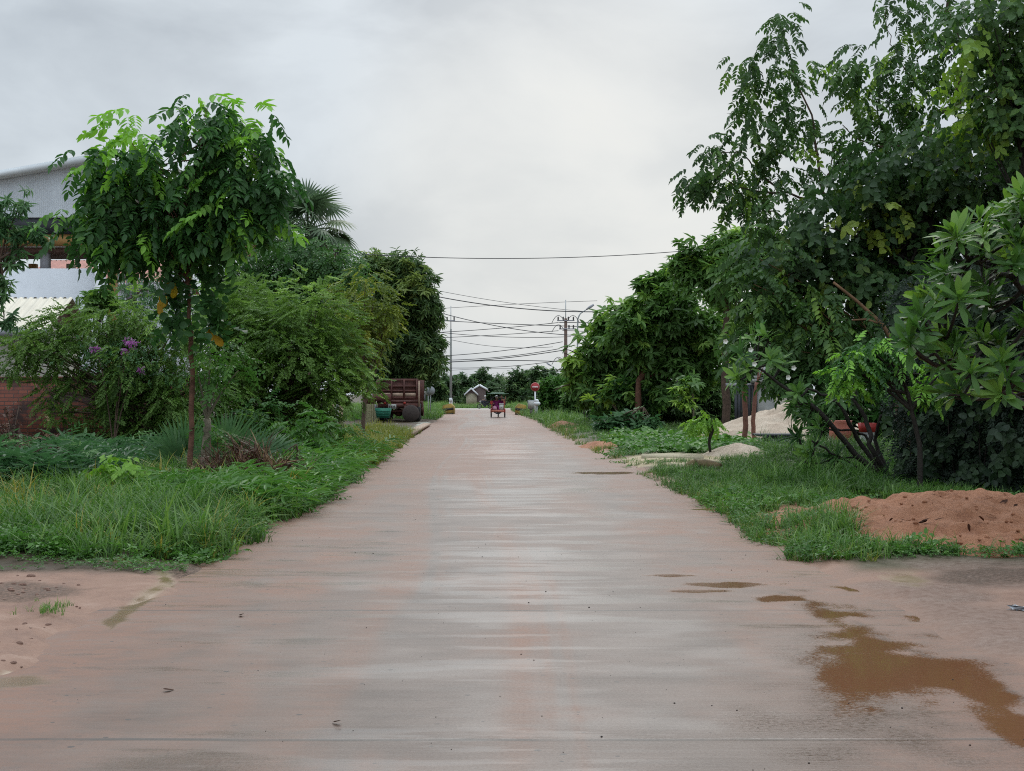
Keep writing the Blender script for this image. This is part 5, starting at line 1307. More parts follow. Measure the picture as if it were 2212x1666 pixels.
# brick garden wall
m, n, o = mat_new('old_brick')
P = n.nodes.new('ShaderNodeBsdfPrincipled'); T = n.nodes.new('ShaderNodeTexCoord')
mpv = n.nodes.new('ShaderNodeMapping'); mpv.inputs['Rotation'].default_value = (R(90), 0, 0)
L(n, T.outputs['Object'], mpv.inputs['Vector'])
bk = n.nodes.new('ShaderNodeTexBrick')
bk.inputs['Scale'].default_value = 1.0; bk.inputs['Brick Width'].default_value = 0.23; bk.inputs['Row Height'].default_value = 0.095; bk.inputs['Mortar Size'].default_value = 0.008
bk.inputs['Color1'].default_value = (0.24, 0.07, 0.042, 1); bk.inputs['Color2'].default_value = (0.16, 0.048, 0.03, 1); bk.inputs['Mortar'].default_value = (0.06, 0.045, 0.04, 1)
L(n, mpv.outputs[0], bk.inputs['Vector'])
st = noise(n, T.outputs['Object'], 1.6, 7, 0.65)
c = mixc(n, mrange(n, st, 0.45, 0.6, 0, 0.92), bk.outputs['Color'], (0.035, 0.022, 0.02))
L(n, c, P.inputs['Base Color']); P.inputs['Roughness'].default_value = 0.85
bu = n.nodes.new('ShaderNodeBump'); bu.inputs['Strength'].default_value = .6; bu.inputs['Distance'].default_value = .01; bu.invert = True
L(n, bk.outputs['Fac'], bu.inputs['Height']); L(n, bu.outputs[0], P.inputs['Normal'])
L(n, P.outputs[0], o.inputs['Surface'])
M_BRICK = m
bw = thing('brick_wall', (X(80, 35), 35, 0), 'weathered red brick garden wall with dark stains at the left', 'wall')
g = Geo(); g.box((X(40, 35), 35.1, 1.03), (X(420, 35) - X(-340, 35), .2, 2.06)); g.build('brickwork', M_BRICK, bw)
g = Geo(); g.box((X(40, 35), 35.1, 2.10), (X(420, 35) - X(-340, 35), .26, .075)); g.build('coping', M_BRICK, bw)

# gate pillar and gate on the right
gp = thing('gate_pillar', (X(1652, 58), 58, 0), 'grey moulded gate pillar behind the sand heap', 'pillar')
x = X(1654, 58); zt = Zr(838, 58)
g = Geo(); g.box((x, 58, zt / 2), (.62, .62, zt)); g.build('shaft', M_CONC, gp)
g = Geo()
for i, (w_, h_) in enumerate(((.74, .1), (.9, .12), (1.1, .14), (.98, .12))):
    g.box((x, 58, zt + .06 + sum((.1, .12, .14, .12)[:i]) + 0.003 * i), (w_, w_, h_))
g.build('capital', M_CONC, gp)
g = Geo(); g.ball((x + .05, 58, zt + .62), (.38, .38, .25)); g.build('finial', M_CONC, gp)
gt_ = thing('metal_gate', (X(1615, 58.3), 58.3, 0), 'dark sheet metal gate left of the grey pillar behind two red posts', 'gate')
g = Geo()
for k in range(9): g.box((X(1590, 58.3) + k * .14, 58.3, 1.05), (.12, .04, 2.0))
g.build('panel', M_DARKM, gt_)
for z_ in (2.1, .12):
    g = Geo(); g.box((X(1605, 58.3), 58.36, z_), (1.4, .08, .1)); g.build('rail', M_GREYCOL, gt_)
# far gabled house
M_TAUPE = solid('taupe_gable', (0.2, 0.15, 0.14), 0.8)
hs = gable_house('house', 'far house with two white-edged brown gables beyond the crossing', X(1007, 215), X(1029, 215), 215, 222, Zr(850, 215), Zr(839.5, 215), M_CREAMCOL, M_TAUPE, 'y', M_WHITE2, gabm=M_TAUPE, ov=.3)
g = Geo(); gg = Geo(); gf = Geo()
xa, xb, xm = X(1023, 218), X(1049, 218), X(1036, 218); z0, z1 = Zr(841, 218), Zr(832, 218)
g.add([[xa, 218, z0], [xm, 218, z1], [xm, 228, z1], [xa, 228, z0], [xb + .5, 218, z0 - .4], [xb + .5, 228, z0 - .4]], [[0, 1, 2, 3], [1, 4, 5, 2]]); g.build('rear_roof', M_TAUPE, hs)
gg.add([[xa, 218.1, z0], [xb, 218.1, z0], [xm, 218.1, z1 - .1]], None, [[0, 1, 2]]); gg.add([[xa, 218.1, 0], [xb, 218.1, 0], [xb, 218.1, z0], [xa, 218.1, z0]], [[0, 1, 2, 3]]); gg.build('rear_gable', M_TAUPE, hs)
for p, q in (((xa - .2, z0 - .1), (xm, z1)), ((xm, z1), (xb + .3, z0 - .1))):
    gf.tube([[p[0], 217.9, p[1]], [q[0], 217.9, q[1]]], .16, 4)
gf.build('rear_fascia', M_WHITE2, hs)

# ================================================================== dump truck
M_RUST = solid('rusty_brown_paint', (0.12, 0.045, 0.035), 0.7, var=0.35, scale=4, dirt=(0.06, 0.03, 0.025), dirt_amt=.6)
M_BLACK = solid('black_rubber', (0.018, 0.017, 0.017), 0.75, var=0.3, scale=5)
M_TAN = solid('tan_board', (0.42, 0.3, 0.22), 0.8, var=0.25, scale=4)
M_PLATE = solid('white_plate', (0.5, 0.5, 0.47), 0.5, var=0.1)
M_INK = solid('dark_marking', (0.06, 0.06, 0.06), 0.6, var=0.1)
M_REDLAMP = solid('red_lamp', (0.35, 0.03, 0.02), 0.3, var=0.1)
TD = 83.0; tx = -6.65; tz = gz(-6.6, 83) + .0
tr_ = thing('dump_truck', (tx, TD, tz), 'rusty brown dump truck seen from behind parked on the left verge', 'truck')
def tp_(x, y, z): return np.array([tx + x, TD + y, tz + z])
g = Geo()
for s in (-.42, .42): g.box(tp_(s, 2.6, .82), (.14, 5.6, .24))
g.box(tp_(0, -.12, .95), (2.3, .12, .22)); g.box(tp_(0, .2, .62), (1.5, .1, .12))
g.build('chassis', M_RUST, tr_)
g = Geo(); g.box(tp_(0, 2.0, 1.16), (2.42, 4.2, .12)); g.build('bed_floor', M_RUST, tr_)
for s in (-1, 1):
    g = Geo(); g.box(tp_(s * 1.2, 2.0, 1.83), (.07, 4.2, 1.2))
    for k in range(6): g.box(tp_(s * 1.26, .15 + k * .74, 1.82), (.06, .08, 1.24))
    g.build('side_board', M_RUST if s < 0 else M_RUST, tr_)
g = Geo(); g.box(tp_(1.235, -.16, 1.62), (.1, .06, 1.5)); g.build('edge_post', M_TAN, tr_)
g = Geo()
for zz, hh in ((2.42, .16), (2.06, .09), (1.80, .10), (1.40, .12)): g.box(tp_(0, -.13, zz), (2.36, .07, hh))
for k in range(4): g.box(tp_(-1.1 + k * .733, -.17, 1.9), (.09, .06, 1.14))
g.box(tp_(0, -.05, 2.0), (2.3, .03, 1.0))
g.build('tailgate', M_RUST, tr_)
for k in range(3):
    g = Geo(); g.box(tp_(-.735 + k * .733, -.15, 1.57), (.62, .05, .2)); g.build('board', M_TAN, tr_)
g = Geo(); g.box(tp_(-.9, -.5, 1.42), (1.1, .06, .42), [[1, 0, 0], [0, .9, .2], [0, -.2, .9]]); g.box(tp_(-1.55, -.3, 1.35), (.5, .5, .62)); g.build('side_locker', M_RUST, tr_)
g = Geo(); g.box(tp_(-1.48, -.57, 1.42), (.06, .03, .4)); g.build('locker_strip', M_PLATE, tr_)
for s in (-1, 1):
    for yy in (.75, 4.7):
        wl = Geo()
        prof = [(.28, -.16), (.47, -.17), (.52, -.11), (.52, .11), (.47, .17), (.28, .16)]
        Mx = [[0, 0, 1], [0, 1, 0], [-1, 0, 0]]
        for of in ((-.19, .19) if yy < 1 else (0,)):
            wl.lathe(tp_(s * .88 + of, yy, .52), prof, 22, Mx)
        wo = wl.build('wheel', M_BLACK, tr_, smooth=False)
        hb = Geo(); hb.lathe(tp_(s * 1.1, yy, .52), [(.02, -.1), (.22, -.1), (.27, .06), (.29, .1)], 16, Mx); hb.build('rim', M_RUST, wo)
g = Geo(); g.cyl(tp_(-.9, .75, .52), tp_(.9, .75, .52), .11); g.ball(tp_(0, .75, .52), .24); g.build('rear_axle', M_RUST, tr_, smooth=True)
g = Geo(); g.box(tp_(.98, -.22, .42), (.5, .03, .8)); g.build('mudflap', M_BLACK, tr_)
g = Geo(); g.lathe(tp_(.78, -.5, .48), [(.01, -.14), (.44, -.13), (.5, -.06), (.5, .08), (.42, .14), (.01, .15)], 24, [[1, 0, 0], [0, 0, 1], [0, -1, 0]]); g.build('spare_wheel', solid('dusty_tyre', (0.06, 0.045, 0.04), 0.8), tr_, smooth=True)
g = Geo(); g.box(tp_(-.32, -.21, .88), (.46, .02, .27)); pl_ = g.build('number_plate', M_PLATE, tr_)
g = Geo()
for k in range(4): g.box(tp_(-.47 + k * .1, -.223, .88), (.06, .004, .12))
g.build('plate_marking', M_INK, pl_)
for s in (-.75, .4):
    g = Geo(); g.cyl(tp_(s, -.19, 1.08), tp_(s, -.24, 1.08), .08); g.build('tail_lamp', M_REDLAMP, tr_)
g = Geo(); g.box(tp_(0, 5.6, 1.6), (2.2, 1.7, 1.7), taper=.9); g.build('cab', M_RUST, tr_)
g = Geo(); g.box(tp_(0, 4.74, 1.95), (1.4, .03, .5)); g.build('rear_window', M_DARKM, tr_)

# truck stand: concrete pad and ramp slab
def slab(name, poly, z0, z1, mat, label=None, cat=None, kind=None):
    g = Geo(); P = np.array(poly)
    g.prism([tuple(p) for p in P], 2, z0, z1)
    o = g.build(name, mat, org=(*P.mean(0), z0))
    return tag(o, label, cat, None, kind)
slab('parking_pad', [G(842, 918), G(930, 914), G(905, 925), G(893, 943), G(835, 936)], -.2, .075, solid('mossy_concrete', (.3, .3, .25), .7, var=.3, scale=1), kind='structure')
slab('ramp_slab', [G(915, 920.5), G(930, 921), G(892, 945), G(876, 940)], .06, .16, M_TAN, 'flat tan slab lying between the road edge and the truck pad', 'slab')
# green tub on a barrow
gb_ = thing('wheelbarrow', (X(828, 80), 80, gz(X(828, 80), 80)), 'green plastic tub on a black wheeled frame left of the truck', 'wheelbarrow')
x0 = X(828, 80); z0 = gz(x0, 80)
g = Geo()
def frust(g, c, w0, d0, w1, d1, h, th=.03):
    for a, b, s in ((w0, d0, 1), ):
        pass
    o0 = [(-w0, -d0), (w0, -d0), (w0, d0), (-w0, d0)]; o1 = [(-w1, -d1), (w1, -d1), (w1, d1), (-w1, d1)]
    k = .92
    V = [[c[0] + p[0], c[1] + p[1], c[2]] for p in o0] + [[c[0] + p[0], c[1] + p[1], c[2] + h] for p in o1] + [[c[0] + p[0] * k, c[1] + p[1] * k, c[2] + h] for p in o1] + [[c[0] + p[0] * k, c[1] + p[1] * k, c[2] + .05] for p in o0]
    q = [[3, 2, 1, 0]] + [[i, (i + 1) % 4, 4 + (i + 1) % 4, 4 + i] for i in range(4)] + [[4 + i, 4 + (i + 1) % 4, 8 + (i + 1) % 4, 8 + i] for i in range(4)] + [[8 + i, 8 + (i + 1) % 4, 12 + (i + 1) % 4, 12 + i] for i in range(4)] + [[12, 13, 14, 15]]
    g.add(V, q)
M_GREEN = solid('green_plastic', (0.03, 0.2, 0.13), 0.45, var=0.25, scale=3)
frust(g, (x0, 80, z0 + .28), .34, .3, .44, .4, .55)
for k in range(3): g.box((x0, 79.66 - k * .025, z0 + .4 + k * .14), (.72 + k * .05, .03, .025))
g.build('tub', M_GREEN, gb_)
g = Geo()
for s in (-1, 1):
    g = Geo(); g.tube([(x0 + s * .2, 79.7, z0 + .28), (x0 + s * .34, 79.65, z0 + .02), (x0 + s * .34, 80.3, z0 + .02), (x0 + s * .2, 80.2, z0 + .28)], .028, 6)
    g.build('frame', M_BLACK, gb_)
g = Geo(); g.lathe((x0, 80.5, z0 + .2), [(.06, -.05), (.2, -.04), (.2, .04), (.06, .05)], 16, [[0, 0, 1], [0, 1, 0], [-1, 0, 0]]); g.build('wheel', M_BLACK, gb_)
# cream sheet fence panel
cp = thing('sheet_fence', (X(808, 86), 86, 0), 'cream corrugated sheet panel behind the green tub', 'fence')
g = Geo(); M_CREAMP = solid('cream_sheet', (.5, .47, .28), .6, var=.2)
corrugated(g, (X(782, 86), 86, 0), (X(832, 86) - X(782, 86), 0, 0), (0, 0, Zr(872, 86)), 10, .04, (0, -1, 0)); g.build('sheet', M_CREAMP, cp)
g = Geo()
for k in range(3): g.box((X(812 + k * 7, 86), 85.9, Zr(879, 86)), (.13, .03, .3))
g.build('louvres', M_GREYCOL, cp)

# ================================================================== roadside signs, blocks, poles
M_SIGNGREY = solid('sign_back', (.36, .38, .4), .5, var=.1)
M_SIGNPOST = solid('galvanised_post', (.4, .42, .42), .5, var=.15)
def post(g, x, y, D, r=.035, zt=None): g.cyl((X(x, D), D, gz(X(x, D), D) - .1), (X(x, D), D, Zr(y, D)), r, n=8)
rs = thing('round_sign', (X(930, 105), 105, 0), 'round road sign showing its grey back on a thin pole left of the road', 'road sign')
g = Geo(); g.lathe((X(930, 105), 105, Zr(844.5, 105)), [(.01, -.015), (.33, -.015), (.33, .015), (.01, .015)], 28, [[1, 0, 0], [0, 0, 1], [0, -1, 0]]); g.build('disc', M_SIGNGREY, rs, smooth=False)
g = Geo(); post(g, 930, 840, 105.1); g.build('pole', M_SIGNPOST, rs)
rs2 = thing('round_sign', (X(925.5, 107), 107, 0), 'second round sign disc peeping out behind the grey-backed one', 'road sign')
g = Geo(); g.lathe((X(925, 107), 107, Zr(846, 107)), [(.01, -.015), (.31, -.015), (.31, .015), (.01, .015)], 28, [[1, 0, 0], [0, 0, 1], [0, -1, 0]]); g.build('disc', M_PLATE, rs2)
g = Geo(); post(g, 925, 841, 107.1); g.build('pole', M_SIGNPOST, rs2)
bs = thing('board_sign', (X(911, 98), 98, 0), 'pole with a pale mint plate above two pale grey plates beside the truck', 'sign')
g = Geo(); g.box((X(908, 98), 98, Zr(845, 98)), (.42, .03, .24)); pm = g.build('mint_plate', solid('mint_plate', (.45, .58, .5), .5, var=.08), bs)
g = Geo()
for k in range(3): g.box((X(908, 98) - .1 + k * .09, 97.98, Zr(845, 98)), (.06, .004, .08))
g.build('marking', solid('green_mark', (.05, .22, .14), .5), pm)
for xx in (906.5, 915):
    g = Geo(); g.box((X(xx, 98), 97.97, Zr(857.5, 98)), (.26, .03, .42)); g.build('grey_plate', M_SIGNGREY, bs)
g = Geo(); post(g, 910, 842, 98.05); g.build('pole', M_SIGNPOST, bs)

M_YEL = solid('worn_yellow', (.34, .22, .04), .8, var=.3, scale=3, dirt=(.13, .1, .05), dirt_amt=.8)
M_BLK = solid('worn_black', (.03, .028, .025), .7, var=.3)
def guard(label, x, D, mir):
    t = thing('guard_block', (x, D, gz(x, D) - .05), label, 'barrier', 'striped culvert guards')
    z0 = gz(x, D) - .1
    def oc(a, b): return [(mir * a, b)]
    out = [(-.4, .92), (.2, 1.06), (.5, .8), (.52, .0), (-.05, .0), (-.3, .35), (-.5, .6)]
    g = Geo(); g.prism([(x + mir * u, z0 + v) for u, v in out][::mir], 1, D, D + 3.4); b = g.build('block', M_YEL, t)
    for v0, v1 in ((.42, .62), (.05, .16)):
        g = Geo(); ua = -.5 + (.65 - v0) / .65 * .3 - .01; ub = .5
        g.prism([(x + mir * u, z0 + v) for u, v in ((ua, v0), (ub, v0 + .1), (ub, v1 + .1), (ua - .03, v1))][::mir], 1, D - .012, D + .2); g.build('stripe', M_BLK, b)
    return t
guard('yellow and black guard block at the left road edge below the concrete pole', X(967, 122), 122, 1)
guard('yellow and black guard block at the right road edge before the no entry sign', X(1126, 118), 118, -1)

ne = thing('no_entry_sign', (X(1156, 100), 100, 0), 'red no entry sign on a white pole right of the crossing', 'road sign')
SX = X(1156, 100); SZ = Zr(836, 100)
M_SRED = solid('sign_red', (.45, .03, .035), .45, var=.1); M_SPINK = solid('faded_white_bar', (.75, .5, .5), .5, var=.08); M_SRIM = solid('sign_rim', (.55, .22, .2), .5, var=.08)
Mf = [[1, 0, 0], [0, 0, 1], [0, -1, 0]]
g = Geo(); g.lathe((SX, 100, SZ), [(.01, -.012), (.32, -.012), (.32, .012), (.01, .012)], 32, Mf); dsc = g.build('disc', M_SRIM, ne)
g = Geo(); g.lathe((SX, 99.985, SZ), [(.01, .004), (.275, .004), (.275, -.004), (.01, -.004)], 32, Mf); g.build('face', M_SRED, dsc)
g = Geo(); g.box((SX, 99.965, SZ - .01), (.42, .02, .15)); g.build('bar', M_SPINK, dsc)
g = Geo(); g.cyl((SX, 100.06, gz(SX, 100) - .1), (SX, 100.06, SZ), .055); g.build('pole', M_WHITE2, ne)
ub = thing('utility_box', (X(1147.5, 101), 101, 0), 'pale grey square cabinet below the no entry sign', 'cabinet')
g = Geo(); x = X(1147.5, 101); g.box((x, 101, Zr(874, 101)), (.5, .4, .62)); bx_ = g.build('cabinet', M_SIGNGREY, ub)
g = Geo(); g.box((x, 100.79, Zr(874, 101)), (.4, .012, .5)); g.build('door', M_PLATE, bx_)
g = Geo(); g.box((x, 101, Zr(888, 101)), (.2, .2, .35)); g.build('foot', M_CONC, ub)
bl_ = thing('bollard_lamp', (X(1160, 99.5), 99.5, 0), 'white rounded fitting on a post at the no entry sign foot', 'fitting')
x = X(1160, 99.5); g = Geo(); g.ball((x, 99.5, Zr(872, 99.5)), (.24, .2, .16)); g.ball((x - .03, 99.5, Zr(866, 99.5)), (.16, .15, .12)); g.build('head', M_WHITE2, bl_, smooth=True)
g = Geo(); g.cyl((x, 99.5, gz(x, 99.5) - .1), (x, 99.5, Zr(873, 99.5)), .05); g.build('post', M_SIGNPOST, bl_)

M_POLE = solid('pole_concrete', (.3, .3, .28), .8, var=.2, scale=3)
M_POLEB = solid('brown_pole', (.17, .11, .085), .8, var=.3, scale=3)
M_INS = solid('insulator', (.06, .055, .055), .4, var=.1)
def pole(label, x, yt, D, mat, arms, r0, r1, ext):
    xx = X(x, D); t = thing('power_pole', (xx, D, 0), label, 'power pole')
    ze = Zr(yt + ext, D)
    g = Geo(); g.tube([(xx, D, -.2), (xx, D, ze)], [r0, r1], 10); g.build('shaft', mat, t, smooth=True)
    g = Geo(); g.cyl((xx, D, ze - .6), (xx, D, Zr(yt, D)), .05, .04); g.build('top_rod', M_SIGNPOST, t)
    for y, w_, off in arms:
        z = Zr(y, D)
        g = Geo(); g.box((xx + off, D - .2, z), (w_, .09, .1)); arm = g.build('crossarm', M_GREYCOL, t)
        for k in range(4):
            u = xx + off - w_ / 2 + .1 + k * (w_ - .2) / 3
            if abs(u - xx) < .12: continue
            g = Geo(); g.lathe((u, D - .2, z + .04), [(.03, 0), (.09, .04), (.05, .1), (.09, .16), (.05, .22), (.09, .28), (.02, .36)], 10); g.build('insulator', M_INS, arm)
    return t
lp_ = pole('grey concrete power pole with a white sleeve left of the crossing', 974, 661, 150, M_POLE, [(693, 1.3, -.2)], .15, .1, 50)
g = Geo(); g.cyl((X(974, 150), 150, .1), (X(974, 150), 150, 1.2), .17); g.build('white_sleeve', M_WHITE2, lp_)
g = Geo(); g.box((X(973.5, 149.7), 149.7, Zr(864, 150)), (.32, .2, .42)); g.build('meter_box', M_WHITE2, lp_)
rp_ = pole('brown power pole with two crossarms and looping leads right of the crossing', 1222, 648, 140, M_POLEB, [(693, 1.7, 0), (711, 1.5, .1)], .24, .15, 40)
g = Geo()
for y, s in ((690, -1), (690, 1), (710, -1), (780, -1), (782, 1)):
    a = W(1222 + s * 30, y + 8, 139.7); b = W(1222 + s * 3, y + 4, 139.7)
    g.tube(bez(a, b, 1.3, 8), .03, 5, cap=False)
g.build('looping_leads', M_INS, rp_)

def lamp(label, x, D, ybase, pts, r=.07):
    t = thing('street_lamp', (X(x, D), D, 0), label, 'street lamp')
    P = [(X(x, D), D, -.2)] + [tuple(W(a, b, D)) for a, b in pts]
    g = Geo(); q = np.concatenate([np.linspace(P[0], P[1], 4)[:-1], bez(P[1], P[2], 0.25, 6)[:-1], np.linspace(P[2], P[3], 3)])
    g.tube(q, np.linspace(r, r * .6, len(q)), 8); g.build('pole', M_SIGNPOST, t, smooth=True)
    h = np.array(P[3]); d = h - np.array(P[2]); d /= np.linalg.norm(d)
    g = Geo(); g.tube([h - d * .1, h + d * .35, h + d * .8], [.06, .14, .1], 8); g.build('lamp_head', M_GREYCOL, t)
lamp('tall curved street lamp just right of the brown power pole', 1246, 140, 880, [(1248, 690), (1256, 676), (1268, 668)], .08)
lamp('far small street lamp with arm pointing left behind the right row', 1208, 230, 880, [(1206, 808), (1203, 798), (1190, 790)], .08)

# cables
M_CABLE = solid('black_cable', (.06, .06, .065), .6, var=.1)
def cable(label, pts, D0, D1, r=.028):
    pts = np.array(pts, float)
    x = pts[:, 0]; c = np.polyfit(x, pts[:, 1], min(2, len(x) - 1))
    xs_ = np.linspace(x[0], x[-1], 36); ys_ = np.polyval(c, xs_); Ds = np.linspace(D0, D1, 36)
    P = np.array([W(a, b, d) for a, b, d in zip(xs_, ys_, Ds)])
    g = Geo(); g.tube(P, r, 6)
    o = g.build('power_cable', M_CABLE, org=P[0])
    tag(o, label, 'cable', 'overhead cables')
cable('long single cable sagging across the whole road from palms to umbrella tree', [(640, 537), (750, 549), (980, 558), (1200, 557), (1480, 541), (1700, 520)], 56, 64, .017)
cable('highest thick cable sloping down from the mango tree over both poles', [(880, 628), (933, 637), (1101, 665), (1330, 673)], 138, 132, .05)
cable('faint thin cable above the thick one sloping down to the right', [(880, 614), (933, 626), (1127, 658), (1300, 676)], 150, 146, .025)
cable('faint thin cable rising slightly to the brown pole tip', [(930, 668), (1100, 658), (1290, 650)], 155, 150, .025)
cable('thin cable descending steeply through the left pole top', [(925, 668), (980, 684), (1088, 708), (1166, 717), (1290, 727)], 146, 138, .04)
c_ = lambda x, y: ((x / 4.9 + 1080) * .864, (y / 4.9 + 720) * .864)
CB = [('cable strung from the left crossarm slightly down to the right trees', [(20, 400), (150, 400), (880, 440), (1400, 460), (2100, 480)], .05),
      ('cable rising from the left pole to the upper crossarm of the brown pole', [(20, 548), (100, 545), (880, 490), (1550, 425)], .045),
      ('pair cable dipping between the poles below the crossarms', [(100, 545), (250, 560), (700, 595), (1200, 605), (1700, 598)], .04),
      ('cable rising from the left pole to the lower crossarm', [(100, 612), (240, 605), (900, 570), (1550, 525)], .04),
      ('slack cable drooping right from the left pole mid height', [(230, 635), (700, 710), (1060, 735), (1480, 722)], .03),
      ('cable rising right from the mango tree to the brown pole middle', [(20, 840), (150, 830), (870, 770), (1600, 660)], .045),
      ('bundle rising right, upper of the three low bundles', [(20, 888), (130, 885), (700, 860), (1560, 745)], .045),
      ('bundle rising right, middle of the three low bundles', [(20, 917), (80, 915), (880, 860), (1600, 765)], .055),
      ('nearly level low bundle ending in the right row foliage', [(20, 917), (900, 890), (1500, 900), (1750, 910)], .055),
      ('lowest thick cable rising right above the far trees', [(20, 978), (90, 975), (800, 970), (1560, 890)], .04),
      ('faint lowest thin cable just over the far tree tops', [(20, 1028), (500, 1000), (900, 985), (1620, 1030)], .022),
      ('level conductor running right from the upper crossarm', [(1560, 425), (1700, 425), (2150, 432)], .05),
      ('level conductor running right from the lower crossarm', [(1600, 523), (1700, 525), (2150, 560)], .045)]
for k, (lab, p, rr_) in enumerate(CB):
    cable(lab, [c_(*q) for q in p], 150 - (k % 4) * 2, 140 + (k % 3), rr_ * .8)

# ================================================================== vehicles and people
M_SKIN = solid('skin', (.32, .19, .13), .55, var=.05)
def skin_mesh(name, pts, rad, edges, mat, parent, M, off):
    me = bpy.data.meshes.new(name)
    P = np.array(pts, float) @ np.array(M).T + np.array(off) - ORG[parent.name]
    me.from_pydata([tuple(p) for p in P], edges, []); me.materials.append(mat)
    o = bpy.data.objects.new(name, me); COL.objects.link(o); o.parent = parent; ORG[o.name] = ORG[parent.name]
    sk = o.modifiers.new('skin', 'SKIN'); sk.use_smooth_shade = True
    if not me.skin_vertices: 
        bm = bmesh.new(); bm.from_mesh(me); bm.verts.layers.skin.verify(); bm.to_mesh(me); bm.free()
    for i, r_ in enumerate(rad): me.skin_vertices[0].data[i].radius = (r_, r_)
    me.skin_vertices[0].data[0].use_root = True
    o.modifiers.new('sub', 'SUBSURF').levels = 1
    return o
def person(label, loc, yaw, shirt, trousers, hat, hatname, sc=1.0):
    t = thing('person', loc, label, 'person')
    M = np.array([[math.cos(yaw), -math.sin(yaw), 0], [math.sin(yaw), math.cos(yaw), 0], [0, 0, 1]]) * sc
    J = [(0, 0, .02), (0, .0, .22), (0, .02, .42), (0, .03, .55), (0, .04, .66), (0, .045, .74)]; RD = [.12, .115, .13, .055, .095, .08]; E = [(0, 1), (1, 2), (2, 3), (3, 4), (4, 5)]
    for s in (-1, 1):
        b = len(J)
        J += [(s * .19, .02, .47), (s * .25, .12, .24), (s * .2, .36, .24), (s * .19, .45, .25), (s * .1, .03, .0), (s * .15, .43, .04), (s * .15, .44, -.38), (s * .16, .58, -.43)]
        RD += [.06, .043, .03, .036, .09, .066, .04, .035]
        E += [(2, b), (b, b + 1), (b + 1, b + 2), (b + 2, b + 3), (0, b + 4), (b + 4, b + 5), (b + 5, b + 6), (b + 6, b + 7)]
    off = np.array(loc)
    body = skin_mesh('body', J, RD, E, M_SKIN, t, M, off)
    skin_mesh('shirt', [J[0], J[1], J[2], J[6], J[7], J[14], J[15]], [.135, .13, .145, .075, .056, .075, .056], [(0, 1), (1, 2), (2, 3), (3, 4), (2, 5), (5, 6)], shirt, t, M, off)
    skin_mesh('trousers', [J[0], J[10], J[11], J[12], J[18], J[19], J[20]], [.13, .1, .08, .055, .1, .08, .055], [(0, 1), (1, 2), (2, 3), (0, 4), (4, 5), (5, 6)], trousers, t, M, off)
    g = Geo(); g.ball(off + M @ np.array([0, .035, .715]), (.125 * sc, .135 * sc, .12 * sc), 14, 9); g.build(hatname, hat, t, smooth=True)
    return t
M_REDP = solid('red_paint', (.38, .03, .025), .45, var=.2); M_REDB = solid('faded_red_bumper', (.5, .16, .11), .55, var=.15)
M_HOOD = solid('dark_hood', (.045, .04, .045), .7, var=.2); M_MAGSH = solid('magenta_cloth', (.32, .03, .2), .8, var=.2); M_PINK = solid('pink_bag', (.6, .3, .42), .7, var=.15)
M_COOL = solid('white_foam', (.7, .7, .66), .7, var=.05); M_GREYC = solid('grey_cloth', (.2, .21, .21), .8, var=.1); M_NAVY = solid('dark_cloth', (.03, .035, .05), .8, var=.1)
M_CANOPY = solid('green_canopy', (.16, .25, .18), .6, var=.15); M_ORCL = solid('rust_orange_cloth', (.35, .15, .08), .8, var=.25); M_STEEL = solid('steel', (.3, .3, .3), .4, metal=.6, var=.1)
def wheel(t, c, r_, w_, axis='x'):
    Mx = [[0, 0, 1], [0, 1, 0], [-1, 0, 0]] if axis == 'x' else [[1, 0, 0], [0, 0, 1], [0, -1, 0]]
    g = Geo(); g.lathe(c, [(r_ * .72, -w_ * .5), (r_ * .95, -w_ * .45), (r_, 0), (r_ * .95, w_ * .45), (r_ * .72, w_ * .5), (r_ * .72, -w_ * .5)], 22, Mx); o = g.build('wheel', M_BLACK, t)
    h = Geo(); h.lathe(c, [(r_ * .74, -w_ * .3), (r_ * .66, -w_ * .3), (r_ * .66, w_ * .3), (r_ * .74, w_ * .3)], 22, Mx)
    for k in range(8):
        a = k * math.pi / 4; e = np.array([0, math.cos(a), math.sin(a)]) if axis == 'x' else np.array([math.cos(a), 0, math.sin(a)])
        h.cyl(np.array(c), np.array(c) + e * r_ * .7, .012, n=5)
    h.build('rim', M_STEEL, o)
def motorbike(label, x, y, z, yaw, paint):
    t = thing('motorbike', (x, y, z), label, 'motorbike')
    c, s = math.cos(yaw), math.sin(yaw)
    def q(u, v, h): return np.array([x + c * u - s * v, y + s * u + c * v, z + h])     # v = forward
    ax = 'x' if abs(s) < .5 else 'y'
    wheel(t, q(0, -.62, .28), .28, .09, ax); wheel(t, q(0, .62, .28), .28, .08, ax)
    g = Geo(); g.tube([q(0, -.62, .28), q(0, -.3, .5), q(0, .1, .42), q(0, .42, .8)], [.05, .09, .12, .06], 8); g.ball(q(0, -.02, .36), .15); g.build('engine_frame', M_DARKM, t, smooth=True)
    g = Geo(); g.tube([q(0, -.8, .78), q(0, -.4, .74), q(0, .05, .6), q(0, .3, .7), q(0, .42, .88)], [.05, .14, .12, .14, .1], 10); g.build('fairing', paint, t, smooth=True)
    g = Geo(); g.tube([q(0, -.72, .84), q(0, -.3, .82), q(0, .08, .74)], [.09, .13, .09], 8); g.build('seat', M_BLACK, t, smooth=True)
    g = Geo(); g.tube([q(0, .62, .28), q(0, .44, .85)], .035, 6); g.build('fork', M_STEEL, t)
    g = Geo(); g.tube([q(-.34, .3, 1.0), q(-.15, .42, .98), q(.15, .42, .98), q(.34, .3, 1.0)], .018, 6); g.build('handlebar', M_STEEL, t)
    g = Geo(); g.ball(q(0, .53, .86), .08); g.build('headlamp', M_COOL, t, smooth=True)
    return t
